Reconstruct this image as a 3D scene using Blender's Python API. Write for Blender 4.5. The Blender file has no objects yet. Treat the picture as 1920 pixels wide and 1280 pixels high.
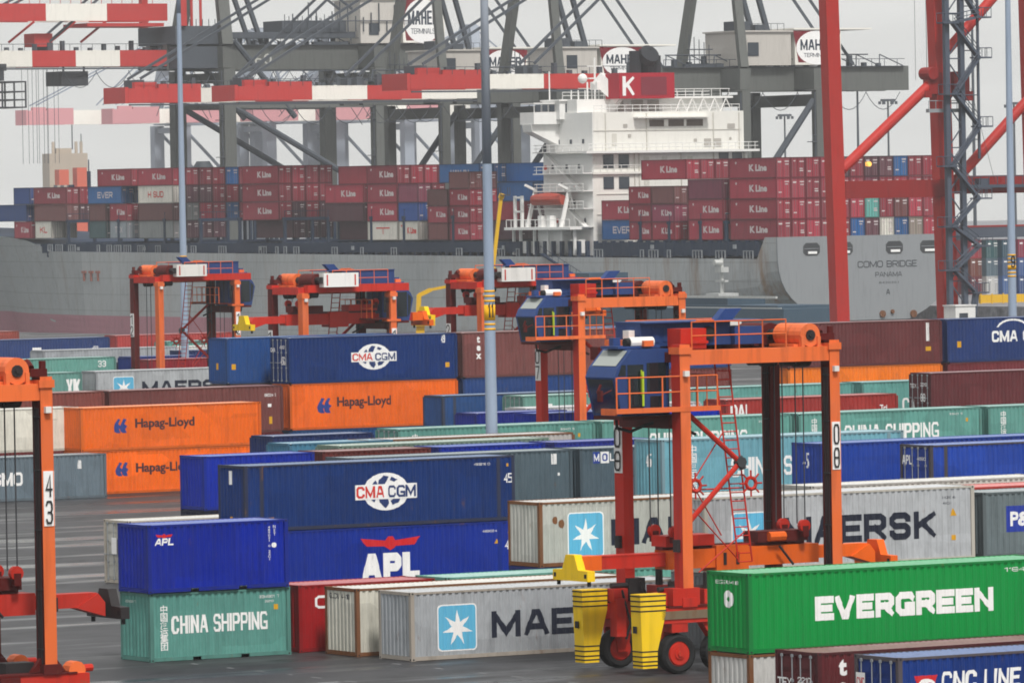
# Container terminal seen through a long lens: stacked boxes, straddle carriers, a moored container ship and quay cranes.
import bpy, bmesh, math, random
from mathutils import Matrix, Vector
random.seed(7)
D = bpy.data
scene = bpy.context.scene
COL = scene.collection
R = math.radians

# ---------------------------------------------------------------- camera constants and yard frame
CAM_H = 17.4823
PITCH, ROLL, FPX = 0.022769, -0.0172706, 12219.85
TH = 0.539875                                    # yard rows run at this yaw
E1 = Vector((math.cos(TH), math.sin(TH), 0))     # along the rows (right and away)
E2 = Vector((-math.sin(TH), math.cos(TH), 0))    # across the rows (left and away)
def yard(p, q, z=0.0):
    return Vector((p*E1.x+q*E2.x, p*E1.y+q*E2.y, z))

# ---------------------------------------------------------------- mesh builder
class MB:
    def __init__(s): s.v=[]; s.f=[]; s.m=[]
    def poly(s, pts, m=0):
        n=len(s.v); s.v += [tuple(p) for p in pts]; s.f.append(tuple(range(n,n+len(pts)))); s.m.append(m)
    def box(s, x0,x1,y0,y1,z0,z1,m=0):
        n=len(s.v)
        s.v += [(x0,y0,z0),(x1,y0,z0),(x1,y1,z0),(x0,y1,z0),(x0,y0,z1),(x1,y0,z1),(x1,y1,z1),(x0,y1,z1)]
        for f in ((0,3,2,1),(4,5,6,7),(0,1,5,4),(1,2,6,5),(2,3,7,6),(3,0,4,7)):
            s.f.append(tuple(n+i for i in f)); s.m.append(m)
    def beam(s, a, b, w, h, m=0, up=(0,0,1), w2=None, h2=None):
        a=Vector(a); b=Vector(b); d=(b-a).normalized(); u=Vector(up)
        if abs(d.dot(u))>0.98: u=Vector((0,1,0))
        r=d.cross(u).normalized(); t=r.cross(d).normalized()
        w2=w if w2 is None else w2; h2=h if h2 is None else h2
        n=len(s.v)
        for c,ww,hh in ((a,w,h),(b,w2,h2)):
            for sx,sy in ((-1,-1),(1,-1),(1,1),(-1,1)):
                s.v.append(tuple(c+r*(sx*ww/2)+t*(sy*hh/2)))
        for f in ((3,2,1,0),(4,5,6,7),(0,1,5,4),(1,2,6,5),(2,3,7,6),(3,0,4,7)):
            s.f.append(tuple(n+i for i in f)); s.m.append(m)
    def tube(s, a, b, r, n=8, m=0, r2=None, caps=True):
        a=Vector(a); b=Vector(b); d=(b-a).normalized()
        u=Vector((0,0,1)) if abs(d.z)<0.95 else Vector((1,0,0))
        x=d.cross(u).normalized(); y=x.cross(d)
        r2=r if r2 is None else r2; k=len(s.v)
        for c,rr in ((a,r),(b,r2)):
            for i in range(n):
                t=2*math.pi*i/n; s.v.append(tuple(c+x*(rr*math.cos(t))+y*(rr*math.sin(t))))
        for i in range(n):
            j=(i+1)%n; s.f.append((k+i,k+j,k+n+j,k+n+i)); s.m.append(m)
        if caps:
            s.f.append(tuple(k+i for i in range(n-1,-1,-1))); s.m.append(m)
            s.f.append(tuple(k+n+i for i in range(n))); s.m.append(m)
    def path(s, pts, r, n=5, m=0):
        for a,b in zip(pts,pts[1:]): s.tube(a,b,r,n,m)
    def prism(s, pts, axis, c0, c1, m=0):
        # pts: 2D outline; axis 'y': (x,z) outline extruded along y; 'x': (y,z); 'z': (x,y)
        def P(p,c):
            return (p[0],c,p[1]) if axis=='y' else ((c,p[0],p[1]) if axis=='x' else (p[0],p[1],c))
        n=len(pts); k=len(s.v)
        s.v += [P(p,c0) for p in pts]+[P(p,c1) for p in pts]
        s.f.append(tuple(k+i for i in range(n-1,-1,-1))); s.m.append(m)
        s.f.append(tuple(k+n+i for i in range(n))); s.m.append(m)
        for i in range(n):
            j=(i+1)%n; s.f.append((k+i,k+j,k+n+j,k+n+i)); s.m.append(m)
    def mesh(s, name):
        me=D.meshes.new(name); me.from_pydata(s.v,[],s.f)
        for p,m in zip(me.polygons,s.m): p.material_index=m
        bm=bmesh.new(); bm.from_mesh(me); bmesh.ops.recalc_face_normals(bm,faces=bm.faces); bm.to_mesh(me); bm.free()
        return me
    def build(s, name, mats, parent=None, smooth=False):
        me=s.mesh(name)
        for mt in (mats if isinstance(mats,(list,tuple)) else [mats]): me.materials.append(mt)
        if smooth:
            for p in me.polygons: p.use_smooth=True
        o=D.objects.new(name,me); COL.objects.link(o)
        if parent: o.parent=parent
        return o

def thing(name, label, cat, loc=(0,0,0), rz=0.0, group=None):
    o=D.objects.new(name,None); COL.objects.link(o); o.location=loc; o.rotation_euler=(0,0,rz)
    o.empty_display_size=0.5
    o['label']=label; o['category']=cat
    if group: o['group']=group
    return o
def tag(o,label,cat,group=None):
    o['label']=label; o['category']=cat
    if group: o['group']=group
    return o
def dup(o, parent=None):
    c=o.copy(); COL.objects.link(c)
    if parent is not None: c.parent=parent
    for ch in list(o.children): dup(ch,c)
    return c
def instance(me, name, mats, parent, loc=(0,0,0), rz=0.0):
    """an object of its own on shared mesh data, with its own paint"""
    o=D.objects.new(name,me); COL.objects.link(o); o.parent=parent; o.location=loc; o.rotation_euler=(0,0,rz)
    for i,mt in enumerate(mats):
        o.material_slots[i].link='OBJECT'; o.material_slots[i].material=mt
    return o

# ---------------------------------------------------------------- materials
ALB=0.93
HAZE_D=0.0001
EXPO=0.33
CLOUD=(7.0,7.02,6.86,1)
def lin(c):
    f=lambda x: x/12.92 if x<=0.04045 else ((x+0.055)/1.055)**2.4
    return tuple(f(v/255.0) for v in c)
MATS={}
def nodes(name):
    m=D.materials.new(name); m.use_nodes=True; nt=m.node_tree
    b=nt.nodes['Principled BSDF']
    return m,nt,b
def N(nt,t,**kw):
    n=nt.nodes.new(t)
    for k,v in kw.items(): setattr(n,k,v)
    return n
def paint(name, rgb, rough=0.55, wear=0.25, rust=0.0, gain=None, spec=0.13, metal=0.0, streak=1.0, panel=0.0):
    """weathered paint: chalky fading, vertical dirt runs, optional rust blooms"""
    if name in MATS: return MATS[name]
    m,nt,b=nodes(name); L=nt.links
    g=ALB if gain is None else gain
    c=[min(0.86,v*g) for v in lin(rgb)]
    tc=N(nt,'ShaderNodeTexCoord'); oi=N(nt,'ShaderNodeObjectInfo')
    add=N(nt,'ShaderNodeVectorMath',operation='MULTIPLY_ADD')
    comb=N(nt,'ShaderNodeCombineXYZ'); 
    for i in range(3): L.new(oi.outputs['Random'],comb.inputs[i])
    add.inputs[1].default_value=(37.0,53.0,29.0); L.new(comb.outputs[0],add.inputs[0]); L.new(tc.outputs['Object'],add.inputs[2])
    def mapped(sc):
        mp=N(nt,'ShaderNodeMapping'); mp.inputs['Scale'].default_value=sc; L.new(add.outputs[0],mp.inputs['Vector']); return mp
    n1=N(nt,'ShaderNodeTexNoise'); n1.inputs['Scale'].default_value=1.0; n1.inputs['Detail'].default_value=3
    L.new(mapped((0.45,0.45,0.7)).outputs[0],n1.inputs['Vector'])
    n2=N(nt,'ShaderNodeTexNoise'); n2.inputs['Scale'].default_value=1.0; n2.inputs['Detail'].default_value=4
    L.new(mapped((3.2,3.2,0.35)).outputs[0],n2.inputs['Vector'])
    mx=N(nt,'ShaderNodeMix',data_type='RGBA'); mx.inputs['A'].default_value=(*c,1)
    fade=[min(0.86,v*0.94+0.05*(sum(c)/3)+0.004) for v in c]; mx.inputs['B'].default_value=(*fade,1)
    r1=N(nt,'ShaderNodeMapRange'); r1.inputs[1].default_value=0.38; r1.inputs[2].default_value=0.68; r1.inputs[4].default_value=min(1,wear*2.0)
    L.new(n1.outputs[0],r1.inputs[0]); L.new(r1.outputs[0],mx.inputs['Factor'])
    m2=N(nt,'ShaderNodeMix',data_type='RGBA'); dark=[v*0.62+0.008 for v in c]; m2.inputs['B'].default_value=(*dark,1)
    r2=N(nt,'ShaderNodeMapRange'); r2.inputs[1].default_value=0.50; r2.inputs[2].default_value=0.72; r2.inputs[4].default_value=min(1,wear*1.6*streak)
    L.new(n2.outputs[0],r2.inputs[0]); L.new(r2.outputs[0],m2.inputs['Factor']); L.new(mx.outputs['Result'],m2.inputs['A'])
    out=m2.outputs['Result']
    if rust>0:
        n3=N(nt,'ShaderNodeTexNoise'); n3.inputs['Scale'].default_value=1.0; n3.inputs['Detail'].default_value=6; n3.inputs['Roughness'].default_value=0.65
        L.new(mapped((1.9,1.9,0.8)).outputs[0],n3.inputs['Vector'])
        r3=N(nt,'ShaderNodeMapRange'); r3.inputs[1].default_value=0.66-0.16*rust; r3.inputs[2].default_value=0.76-0.12*rust
        r3.inputs[4].default_value=min(1.0,0.45+rust*0.5)
        L.new(n3.outputs[0],r3.inputs[0])
        m3=N(nt,'ShaderNodeMix',data_type='RGBA'); m3.inputs['B'].default_value=(0.17,0.085,0.045,1)
        L.new(out,m3.inputs['A']); L.new(r3.outputs[0],m3.inputs['Factor']); out=m3.outputs['Result']
    if panel>0:
        vo=N(nt,'ShaderNodeTexVoronoi'); vo.distance='CHEBYCHEV'; vo.inputs['Scale'].default_value=1.0; L.new(mapped((0.42,0.42,0.55)).outputs[0],vo.inputs['Vector'])
        sx=N(nt,'ShaderNodeSeparateColor'); L.new(vo.outputs['Color'],sx.inputs[0])
        rp=N(nt,'ShaderNodeMapRange'); rp.inputs[1].default_value=0.0; rp.inputs[2].default_value=1.0; rp.inputs[3].default_value=1-0.10*panel; rp.inputs[4].default_value=1+0.10*panel; L.new(sx.outputs[0],rp.inputs[0])
        n4=N(nt,'ShaderNodeTexNoise'); n4.inputs['Scale'].default_value=1.0; n4.inputs['Detail'].default_value=5; n4.inputs['Roughness'].default_value=0.7; L.new(mapped((9.0,9.0,2.2)).outputs[0],n4.inputs['Vector'])
        r4=N(nt,'ShaderNodeMapRange'); r4.inputs[1].default_value=0.3; r4.inputs[2].default_value=0.7; r4.inputs[3].default_value=0.90; r4.inputs[4].default_value=1.08; L.new(n4.outputs[0],r4.inputs[0])
        mm_=N(nt,'ShaderNodeMath',operation='MULTIPLY'); L.new(rp.outputs[0],mm_.inputs[0]); L.new(r4.outputs[0],mm_.inputs[1])
        h2=N(nt,'ShaderNodeHueSaturation'); L.new(mm_.outputs[0],h2.inputs['Value']); L.new(out,h2.inputs['Color']); out=h2.outputs[0]
        n5=N(nt,'ShaderNodeTexNoise'); n5.inputs['Scale'].default_value=1.0; n5.inputs['Detail'].default_value=2; L.new(mapped((0.9,0.9,0.9)).outputs[0],n5.inputs['Vector'])
        bp=N(nt,'ShaderNodeBump'); bp.inputs['Strength'].default_value=0.5*panel; bp.inputs['Distance'].default_value=0.10; L.new(n5.outputs[0],bp.inputs['Height']); L.new(bp.outputs[0],b.inputs['Normal'])
    # small tint difference between two things in the same paint
    hs=N(nt,'ShaderNodeHueSaturation'); rv=N(nt,'ShaderNodeMapRange'); rv.inputs[3].default_value=0.92; rv.inputs[4].default_value=1.08
    L.new(oi.outputs['Random'],rv.inputs[0]); L.new(rv.outputs[0],hs.inputs['Value']); L.new(out,hs.inputs['Color'])
    L.new(hs.outputs[0],b.inputs['Base Color'])
    b.inputs['Roughness'].default_value=rough; b.inputs['Metallic'].default_value=metal
    b.inputs['Specular IOR Level'].default_value=spec
    MATS[name]=m; return m
def flat(name, rgb, rough=0.6, metal=0.0, spec=0.3, gain=None):
    if name in MATS: return MATS[name]
    m,nt,b=nodes(name); L=nt.links; g=ALB if gain is None else gain
    c=[min(0.88,v*g) for v in lin(rgb)]
    n=N(nt,'ShaderNodeTexNoise'); n.inputs['Scale'].default_value=2.3; n.inputs['Detail'].default_value=3
    tc=N(nt,'ShaderNodeTexCoord'); L.new(tc.outputs['Object'],n.inputs['Vector'])
    mx=N(nt,'ShaderNodeMix',data_type='RGBA'); mx.inputs['A'].default_value=(*[v*0.85 for v in c],1); mx.inputs['B'].default_value=(*[min(0.88,v*1.12) for v in c],1)
    L.new(n.outputs[0],mx.inputs['Factor']); L.new(mx.outputs['Result'],b.inputs['Base Color'])
    b.inputs['Roughness'].default_value=rough; b.inputs['Metallic'].default_value=metal; b.inputs['Specular IOR Level'].default_value=spec
    MATS[name]=m; return m
def glass(name, rgb=(26,34,40)):
    if name in MATS: return MATS[name]
    m,nt,b=nodes(name); b.inputs['Base Color'].default_value=(*lin(rgb),1); b.inputs['Roughness'].default_value=0.08
    b.inputs['Specular IOR Level'].default_value=0.6; MATS[name]=m; return m

BLACK=flat('black_rubber',(34,34,36),0.8)
WHITE=flat('white_lettering',(250,250,248),0.6)
STEEL=flat('dark_steel',(62,64,68),0.5)
GALV=flat('galvanised_steel',(150,155,160),0.5,0.2)
RUST=paint('rusty_steel',(120,78,50),0.8,0.5,0.9)
YEL=flat('yellow_sticker',(214,160,30),0.6)
GLASS=glass('dark_glass')

# ---------------------------------------------------------------- lettering: flat letters pressed onto the corrugation
def text_poly(body, w, h, x, z, bold=0.0, serif=False, vertical=False, slant=0.0, spacing=1.0):
    """triangles in the (x,z) plane fitted to a w by h rectangle whose lower left corner is (x,z)"""
    c=D.curves.new('letters','FONT'); c.body="\n".join(body) if vertical else body; c.offset=bold; c.resolution_u=3
    c.space_character=spacing; c.shear=slant
    if vertical: c.align_x='CENTER'; c.space_line=0.86
    o=D.objects.new('letters',c); COL.objects.link(o)
    dg=bpy.context.evaluated_depsgraph_get(); me=D.meshes.new_from_object(o.evaluated_get(dg))
    vs=[(v.co.x,v.co.y) for v in me.vertices]; fs=[tuple(p.vertices) for p in me.polygons]
    D.objects.remove(o); D.curves.remove(c); D.meshes.remove(me)
    x0=min(v[0] for v in vs); x1=max(v[0] for v in vs); y0=min(v[1] for v in vs); y1=max(v[1] for v in vs)
    return [(x+(a-x0)/(x1-x0)*w, z+(b-y0)/(y1-y0)*h) for a,b in vs], fs
C8=[(0.2,0),(0.8,0),(1,.18),(1,.82),(.8,1),(.2,1),(0,.82),(0,.18),(0.2,0)]
GLY={'A':(1.0,[[(0,0),(.40,1),(.60,1),(1,0)],[(.2,.3),(.8,.3)]]),'B':(.9,[[(0,0),(0,1),(.8,1),(1,.85),(1,.65),(.85,.5),(0,.5)],[(.8,.5),(1,.35),(1,.15),(.8,0),(0,0)]]),
'C':(.9,[[(1,.8),(1,.85),(.8,1),(.2,1),(0,.82),(0,.18),(.2,0),(.8,0),(1,.15),(1,.2)]]),'D':(.95,[[(0,0),(0,1),(.75,1),(1,.8),(1,.2),(.75,0),(0,0)]]),
'E':(.82,[[(1,1),(0,1),(0,0),(1,0)],[(0,.5),(.88,.5)]]),'F':(.8,[[(1,1),(0,1),(0,0)],[(0,.5),(.85,.5)]]),
'G':(.95,[[(1,.88),(.86,1),(.2,1),(0,.82),(0,.18),(.2,0),(1,0),(1,.40),(.62,.40)]]),'H':(.92,[[(0,0),(0,1)],[(1,0),(1,1)],[(0,.5),(1,.5)]]),
'I':(.0,[[(.5,0),(.5,1)]]),'J':(.7,[[(1,1),(1,.18),(.8,0),(.2,0),(0,.2)]]),'K':(.95,[[(0,0),(0,1)],[(1,1),(.08,.46)],[(.35,.6),(1,0)]]),
'L':(.75,[[(0,1),(0,0),(1,0)]]),'M':(1.2,[[(0,0),(0,1)],[(1,0),(1,1)],[(0.02,1),(.5,.1),(.98,1)]]),'N':(.95,[[(0,0),(0,1)],[(1,0),(1,1)],[(.03,1),(.97,0)]]),
'O':(.98,[C8]),'0':(.8,[C8]),'P':(.88,[[(0,0),(0,1),(.8,1),(1,.85),(1,.6),(.8,.45),(0,.45)]]),'Q':(.98,[C8,[(.6,.3),(1,0)]]),
'R':(.92,[[(0,0),(0,1),(.8,1),(1,.85),(1,.6),(.8,.45),(0,.45)],[(.5,.45),(1,0)]]),
'S':(.88,[[(1,.84),(1,.86),(.8,1),(.2,1),(0,.85),(0,.65),(.2,.5),(.8,.5),(1,.35),(1,.15),(.8,0),(.2,0),(0,.14),(0,.16)]]),
'T':(.88,[[(.5,0),(.5,1)],[(0,1),(1,1)]]),'U':(.92,[[(0,1),(0,.2),(.2,0),(.8,0),(1,.2),(1,1)]]),'V':(.98,[[(0,1),(.42,0),(.58,0),(1,1)]]),
'W':(1.3,[[(0,1),(.22,0),(.3,0),(.5,.8),(.7,0),(.78,0),(1,1)]]),'X':(.9,[[(0,0),(1,1)],[(0,1),(1,0)]]),'Y':(.9,[[(.5,0),(.5,.45)],[(0,1),(.5,.45),(1,1)]]),'Z':(.85,[[(0,1),(1,1),(0,0),(1,0)]]),
'1':(.35,[[(.8,0),(.8,1),(0,.78)]]),'2':(.8,[[(0,.75),(0,.85),(.2,1),(.8,1),(1,.85),(1,.62),(0,.05),(0,0),(1,0)]]),
'3':(.8,[[(0,.85),(.2,1),(.8,1),(1,.85),(1,.62),(.8,.5),(.35,.5)],[(.8,.5),(1,.38),(1,.15),(.8,0),(.2,0),(0,.15)]]),'4':(.85,[[(.75,0),(.75,1),(0,.3),(1,.3)]]),
'5':(.8,[[(1,1),(0,1),(0,.55),(.8,.55),(1,.4),(1,.15),(.8,0),(0,0)]]),'6':(.8,[[(1,.85),(.8,1),(.2,1),(0,.82),(0,.18),(.2,0),(.8,0),(1,.15),(1,.42),(.8,.56),(0,.56)]]),
'7':(.8,[[(0,1),(1,1),(.35,0)]]),'8':(.8,[C8,[(.05,.5),(.95,.5)]]),'9':(.8,[[(0,.15),(.2,0),(.8,0),(1,.18),(1,.82),(.8,1),(.2,1),(0,.85),(0,.58),(.2,.44),(1,.44)]])}
def stroke_poly(body,w,h,x,z,th,slant=0.0,gap=0.0):
    """block capitals drawn with strokes of constant width"""
    t=th*h
    adv=[(GLY[c][0]*(h-t)*0.86+t) if c!=' ' else h*0.42 for c in body]
    g=t*(0.42 if th<0.25 else 0.16)+gap*h; tot=sum(adv)+g*(len(body)-1); k=w/tot
    if k<1: t=min(t,max(t*k*1.12,t*0.72))
    vs=[]; fs=[]; cx=x
    for c,a in zip(body,adv):
        a*=k
        if c!=' ':
            for li,pl in enumerate(GLY[c][1]):
                P=[(cx+t/2+px*(a-t),z+t/2+py*(h-t)) for px,py in pl]
                closed=len(P)>3 and abs(P[0][0]-P[-1][0])<1e-6 and abs(P[0][1]-P[-1][1])<1e-6
                if closed: P=P[:-1]
                n=len(P); L_=[]; R_=[]
                for i in range(n):
                    p=Vector(P[i])
                    d0=(p-Vector(P[i-1])) if (i>0 or closed) else None; d1=(Vector(P[(i+1)%n])-p) if (i<n-1 or closed) else None
                    d0=d0.normalized() if d0 else None; d1=d1.normalized() if d1 else None
                    if d0 is None: d=d1; m_=Vector((-d.y,d.x)); p=p-d*(t/2); s_=1
                    elif d1 is None: d=d0; m_=Vector((-d.y,d.x)); p=p+d*(t/2); s_=1
                    else:
                        n0=Vector((-d0.y,d0.x)); n1=Vector((-d1.y,d1.x)); m_=(n0+n1)
                        m_=m_.normalized() if m_.length>1e-6 else n0; s_=min(2.0,1/max(0.3,m_.dot(n0)))
                    L_.append(p+m_*(t/2*s_)); R_.append(p-m_*(t/2*s_))
                cl=lambda q:(max(cx,min(cx+a,q.x)),max(z,min(z+h,q.y)))
                for i in range(n if closed else n-1):
                    j=(i+1)%n; b0=len(vs); dz=li*0.0025+i*0.0008
                    vs += [(*cl(L_[i]),dz),(*cl(R_[i]),dz),(*cl(R_[j]),dz),(*cl(L_[j]),dz)]; fs.append((b0,b0+1,b0+2,b0+3))
        cx+=a+g*k
    if slant: vs=[(a+(b-z)*slant,b,c) for a,b,c in vs]
    return vs,fs
def star_poly(cx,cz,r,k,n=7,ax=1.0):
    pts=[]
    for i in range(2*n):
        t=math.pi/2+math.pi*i/n; rr=r if i%2==0 else r*k
        pts.append((cx+ax*rr*math.cos(t),cz+rr*math.sin(t)))
    pts.append((cx,cz)); c=len(pts)-1
    return pts,[(i,(i+1)%(2*n),c) for i in range(2*n)]
def rrect_poly(x,z,w,h,r):
    pts=[]
    for cx,cz,t0 in ((x+w-r,z+r,-90),(x+w-r,z+h-r,0),(x+r,z+h-r,90),(x+r,z+r,180)):
        for i in range(4):
            t=R(t0+30*i); pts.append((cx+r*math.cos(t),cz+r*math.sin(t)))
    return pts,[tuple(range(len(pts)))]
def rect_poly(x,z,w,h): return [(x,z),(x+w,z),(x+w,z+h),(x,z+h)],[(0,1,2,3)]
def ell_poly(cx,cz,a,b,n=24):
    return [(cx+a*math.cos(2*math.pi*i/n),cz+b*math.sin(2*math.pi*i/n)) for i in range(n)],[tuple(range(n))]

PITCHC=0.278; DEP=0.04
def prof(t):
    """depth of the corrugation at distance t along a wall (0 = outer face)"""
    u=t%PITCHC
    if u<0.11: return 0.0
    if u<0.149: return DEP*(u-0.11)/0.039
    if u<0.239: return DEP
    return DEP*(1-(u-0.239)/0.039)
BREAKS=(0.0,0.11,0.149,0.239)

def decal(name, polys, parent, mapf, t0, smooth_wall=False, lift=0.006):
    """polys: list of (verts2d, faces, material); mapf(x,z,depth)->local position; corrugation phase starts at t0"""
    bm=bmesh.new(); mats=[]
    for k,(vs,fs,mt) in enumerate(polys):
        if mt not in mats: mats.append(mt)
        mi=mats.index(mt)
        nv=[bm.verts.new((q[0],-0.0022*k-(q[2] if len(q)>2 else 0.0),q[1])) for q in vs]
        for f in fs:
            try: fc=bm.faces.new([nv[i] for i in f]); fc.material_index=mi
            except ValueError: pass
    if not smooth_wall:
        xs=[v.co.x for v in bm.verts]; a,b=min(xs),max(xs)
        k=int((a-t0)//PITCHC)-1
        while t0+k*PITCHC<b:
            for br in BREAKS:
                x=t0+k*PITCHC+br
                if a<x<b:
                    bmesh.ops.bisect_plane(bm,geom=list(bm.verts)+list(bm.edges)+list(bm.faces),plane_co=(x,0,0),plane_no=(1,0,0),dist=1e-5)
            k+=1
    for v in bm.verts:
        d=0.0 if smooth_wall else prof(v.co.x-t0)
        v.co=mapf(v.co.x,v.co.z,d-lift+v.co.y)
    me=D.meshes.new(name); bm.to_mesh(me); bm.free()
    for mt in mats: me.materials.append(mt)
    o=D.objects.new(name,me); COL.objects.link(o); o.parent=parent
    return o
# ---------------------------------------------------------------- shipping containers (local: x along, y across, near side at -y, z up)
CW=2.438
CACHE={}
def wall_strip(mb, t0, t1, put, z0, z1, m=0):
    """corrugated wall from t0 to t1; put(t,z,depth)->point"""
    ts=[t0]; k=0
    while True:
        done=False
        for br in BREAKS:
            t=t0+k*PITCHC+br
            if t>=t1: done=True; break
            if t>ts[-1]+1e-6: ts.append(t)
        if done: break
        k+=1
    ts.append(t1)
    for a,b in zip(ts,ts[1:]):
        da=prof(a-t0+1e-7); db=prof(b-t0-1e-7)
        mb.poly([put(a,z0,da),put(b,z0,db),put(b,z1,db),put(a,z1,da)],m)
def body_mesh(L,H,left_door,reefer=False):
    key=('body',L,H,left_door,reefer)
    if key in CACHE: return CACHE[key]
    mb=MB(); x=L/2; y=CW/2; zb=0.16; zt=H-0.09
    if reefer:
        mb.box(-x+0.03,x-0.03,-y+0.02,y-0.02,zb,zt)
        k=-x+0.5
        while k<x-0.3:
            mb.box(k,k+0.02,-y+0.014,-y+0.0199,zb+0.1,zt-0.1); k+=0.55
    else:
        wall_strip(mb,-x+0.16,x-0.16,lambda t,z,d:(t,-y+0.014+d,z),zb,zt)
        wall_strip(mb,-x+0.16,x-0.16,lambda t,z,d:(t,y-0.014-d,z),zb,zt)
        if not left_door:
            wall_strip(mb,-y+0.16,y-0.16,lambda t,z,d:(-x+0.014+d,-t,z),zb+0.02,zt)
        wall_strip(mb,-y+0.16,y-0.16,lambda t,z,d:(x-0.014-d,t,z),zb+0.02,zt)
    # roof: shallow ridges across the box
    t=-x+0.16; n=int((2*x-0.32)/0.209); st=(2*x-0.32)/n
    for i in range(n):
        a=t+i*st
        mb.poly([(a,-y+0.06,H-0.045),(a+st*0.5,-y+0.06,H-0.045),(a+st*0.5,y-0.06,H-0.045),(a,y-0.06,H-0.045)],1)
        mb.poly([(a+st*0.5,-y+0.06,H-0.045),(a+st*0.75,-y+0.06,H-0.022),(a+st*0.75,y-0.06,H-0.022),(a+st*0.5,y-0.06,H-0.045)],1)
        mb.poly([(a+st*0.75,-y+0.06,H-0.022),(a+st,-y+0.06,H-0.045),(a+st,y-0.06,H-0.045),(a+st*0.75,y-0.06,H-0.022)],1)
    mb.box(-x+0.12,x-0.12,-y+0.1,y-0.1,0.14,0.17)
    me=mb.mesh('body'); me.materials.append(None); me.materials.append(None); CACHE[key]=me; return me
def frame_mesh(L,H):
    key=('frame',L,H)
    if key in CACHE: return CACHE[key]
    mb=MB(); x=L/2; y=CW/2
    for sx in (-1,1):
        for sy in (-1,1):
            mb.box(min(sx*x,sx*(x-0.155)),max(sx*x,sx*(x-0.155)),min(sy*y,sy*(y-0.155)),max(sy*y,sy*(y-0.155)),0.118,H-0.118)
        mb.box(min(sx*(x-0.004),sx*(x-0.12)),max(sx*(x-0.004),sx*(x-0.12)),-y+0.156,y-0.156,0.02,0.17)       # sills
        mb.box(min(sx*(x-0.004),sx*(x-0.1)),max(sx*(x-0.004),sx*(x-0.1)),-y+0.156,y-0.156,H-0.13,H-0.01)      # headers
    for sy in (-1,1):
        a,b=sorted((sy*(y-0.004),sy*(y-0.07)))
        mb.box(-x+0.156,x-0.156,a,b,H-0.09,H-0.012)
        if L<7:       # bottom rail broken by fork pockets
            cuts=[-x+0.156,-1.22,-0.86,0.86,1.22,x-0.156]
            for k in range(0,6,2): mb.box(cuts[k],cuts[k+1],a,b,0.018,0.165)
            for k in (1,3): mb.box(cuts[k],cuts[k+1],a,b,0.135,0.165)
        else:
            mb.box(-x+0.156,x-0.156,a,b,0.018,0.165)
    if L>13:          # 45 ft boxes carry lifting posts at the 40 ft positions
        for sx in (-1,1):
            for sy in (-1,1):
                c=sx*6.02; a,b=sorted((sy*(y+0.002),sy*(y-0.1)))
                mb.box(c-0.09,c+0.09,a,b,0.166,H-0.013)
    me=mb.mesh('frame'); me.materials.append(None); CACHE[key]=me; return me
def casting_mesh():
    if 'cast' in CACHE: return CACHE['cast']
    mb=MB(); mb.box(-0.089,0.089,-0.081,0.081,0,0.118,0)
    mb.box(-0.094,0.094,-0.035,0.035,0.03,0.088,1); mb.box(-0.035,0.035,-0.086,0.086,0.03,0.088,1)
    me=mb.mesh('corner_casting'); me.materials.append(None); me.materials.append(None); CACHE['cast']=me; return me
def door_mesh(H):
    if ('door',H) in CACHE: return CACHE[('door',H)]
    mb=MB(); w=(CW-0.34)/2; zb=0.19; zt=H-0.15; n=5; st=(zt-zb)/n
    mb.box(0,0.05,-w/2,w/2,zb,zt)
    for i in range(n): mb.box(-0.025,-0.0005,-w/2+0.08,w/2-0.08,zb+i*st+0.12,zb+(i+1)*st-0.04)
    me=mb.mesh('door'); me.materials.append(None); CACHE[('door',H)]=me; return me
def rod_mesh(H):
    if ('rod',H) in CACHE: return CACHE[('rod',H)]
    mb=MB(); mb.tube((-0.06,0,0.12),(-0.06,0,H-0.1),0.02,6)
    for z in (0.16,H-0.2,H*0.33,H*0.66): mb.box(-0.085,-0.03,-0.05,0.05,z,z+0.09)
    mb.box(-0.1,-0.07,-0.02,0.36,H*0.45,H*0.45+0.04)
    me=mb.mesh('locking_rod'); me.materials.append(None); CACHE[('rod',H)]=me; return me

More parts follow.
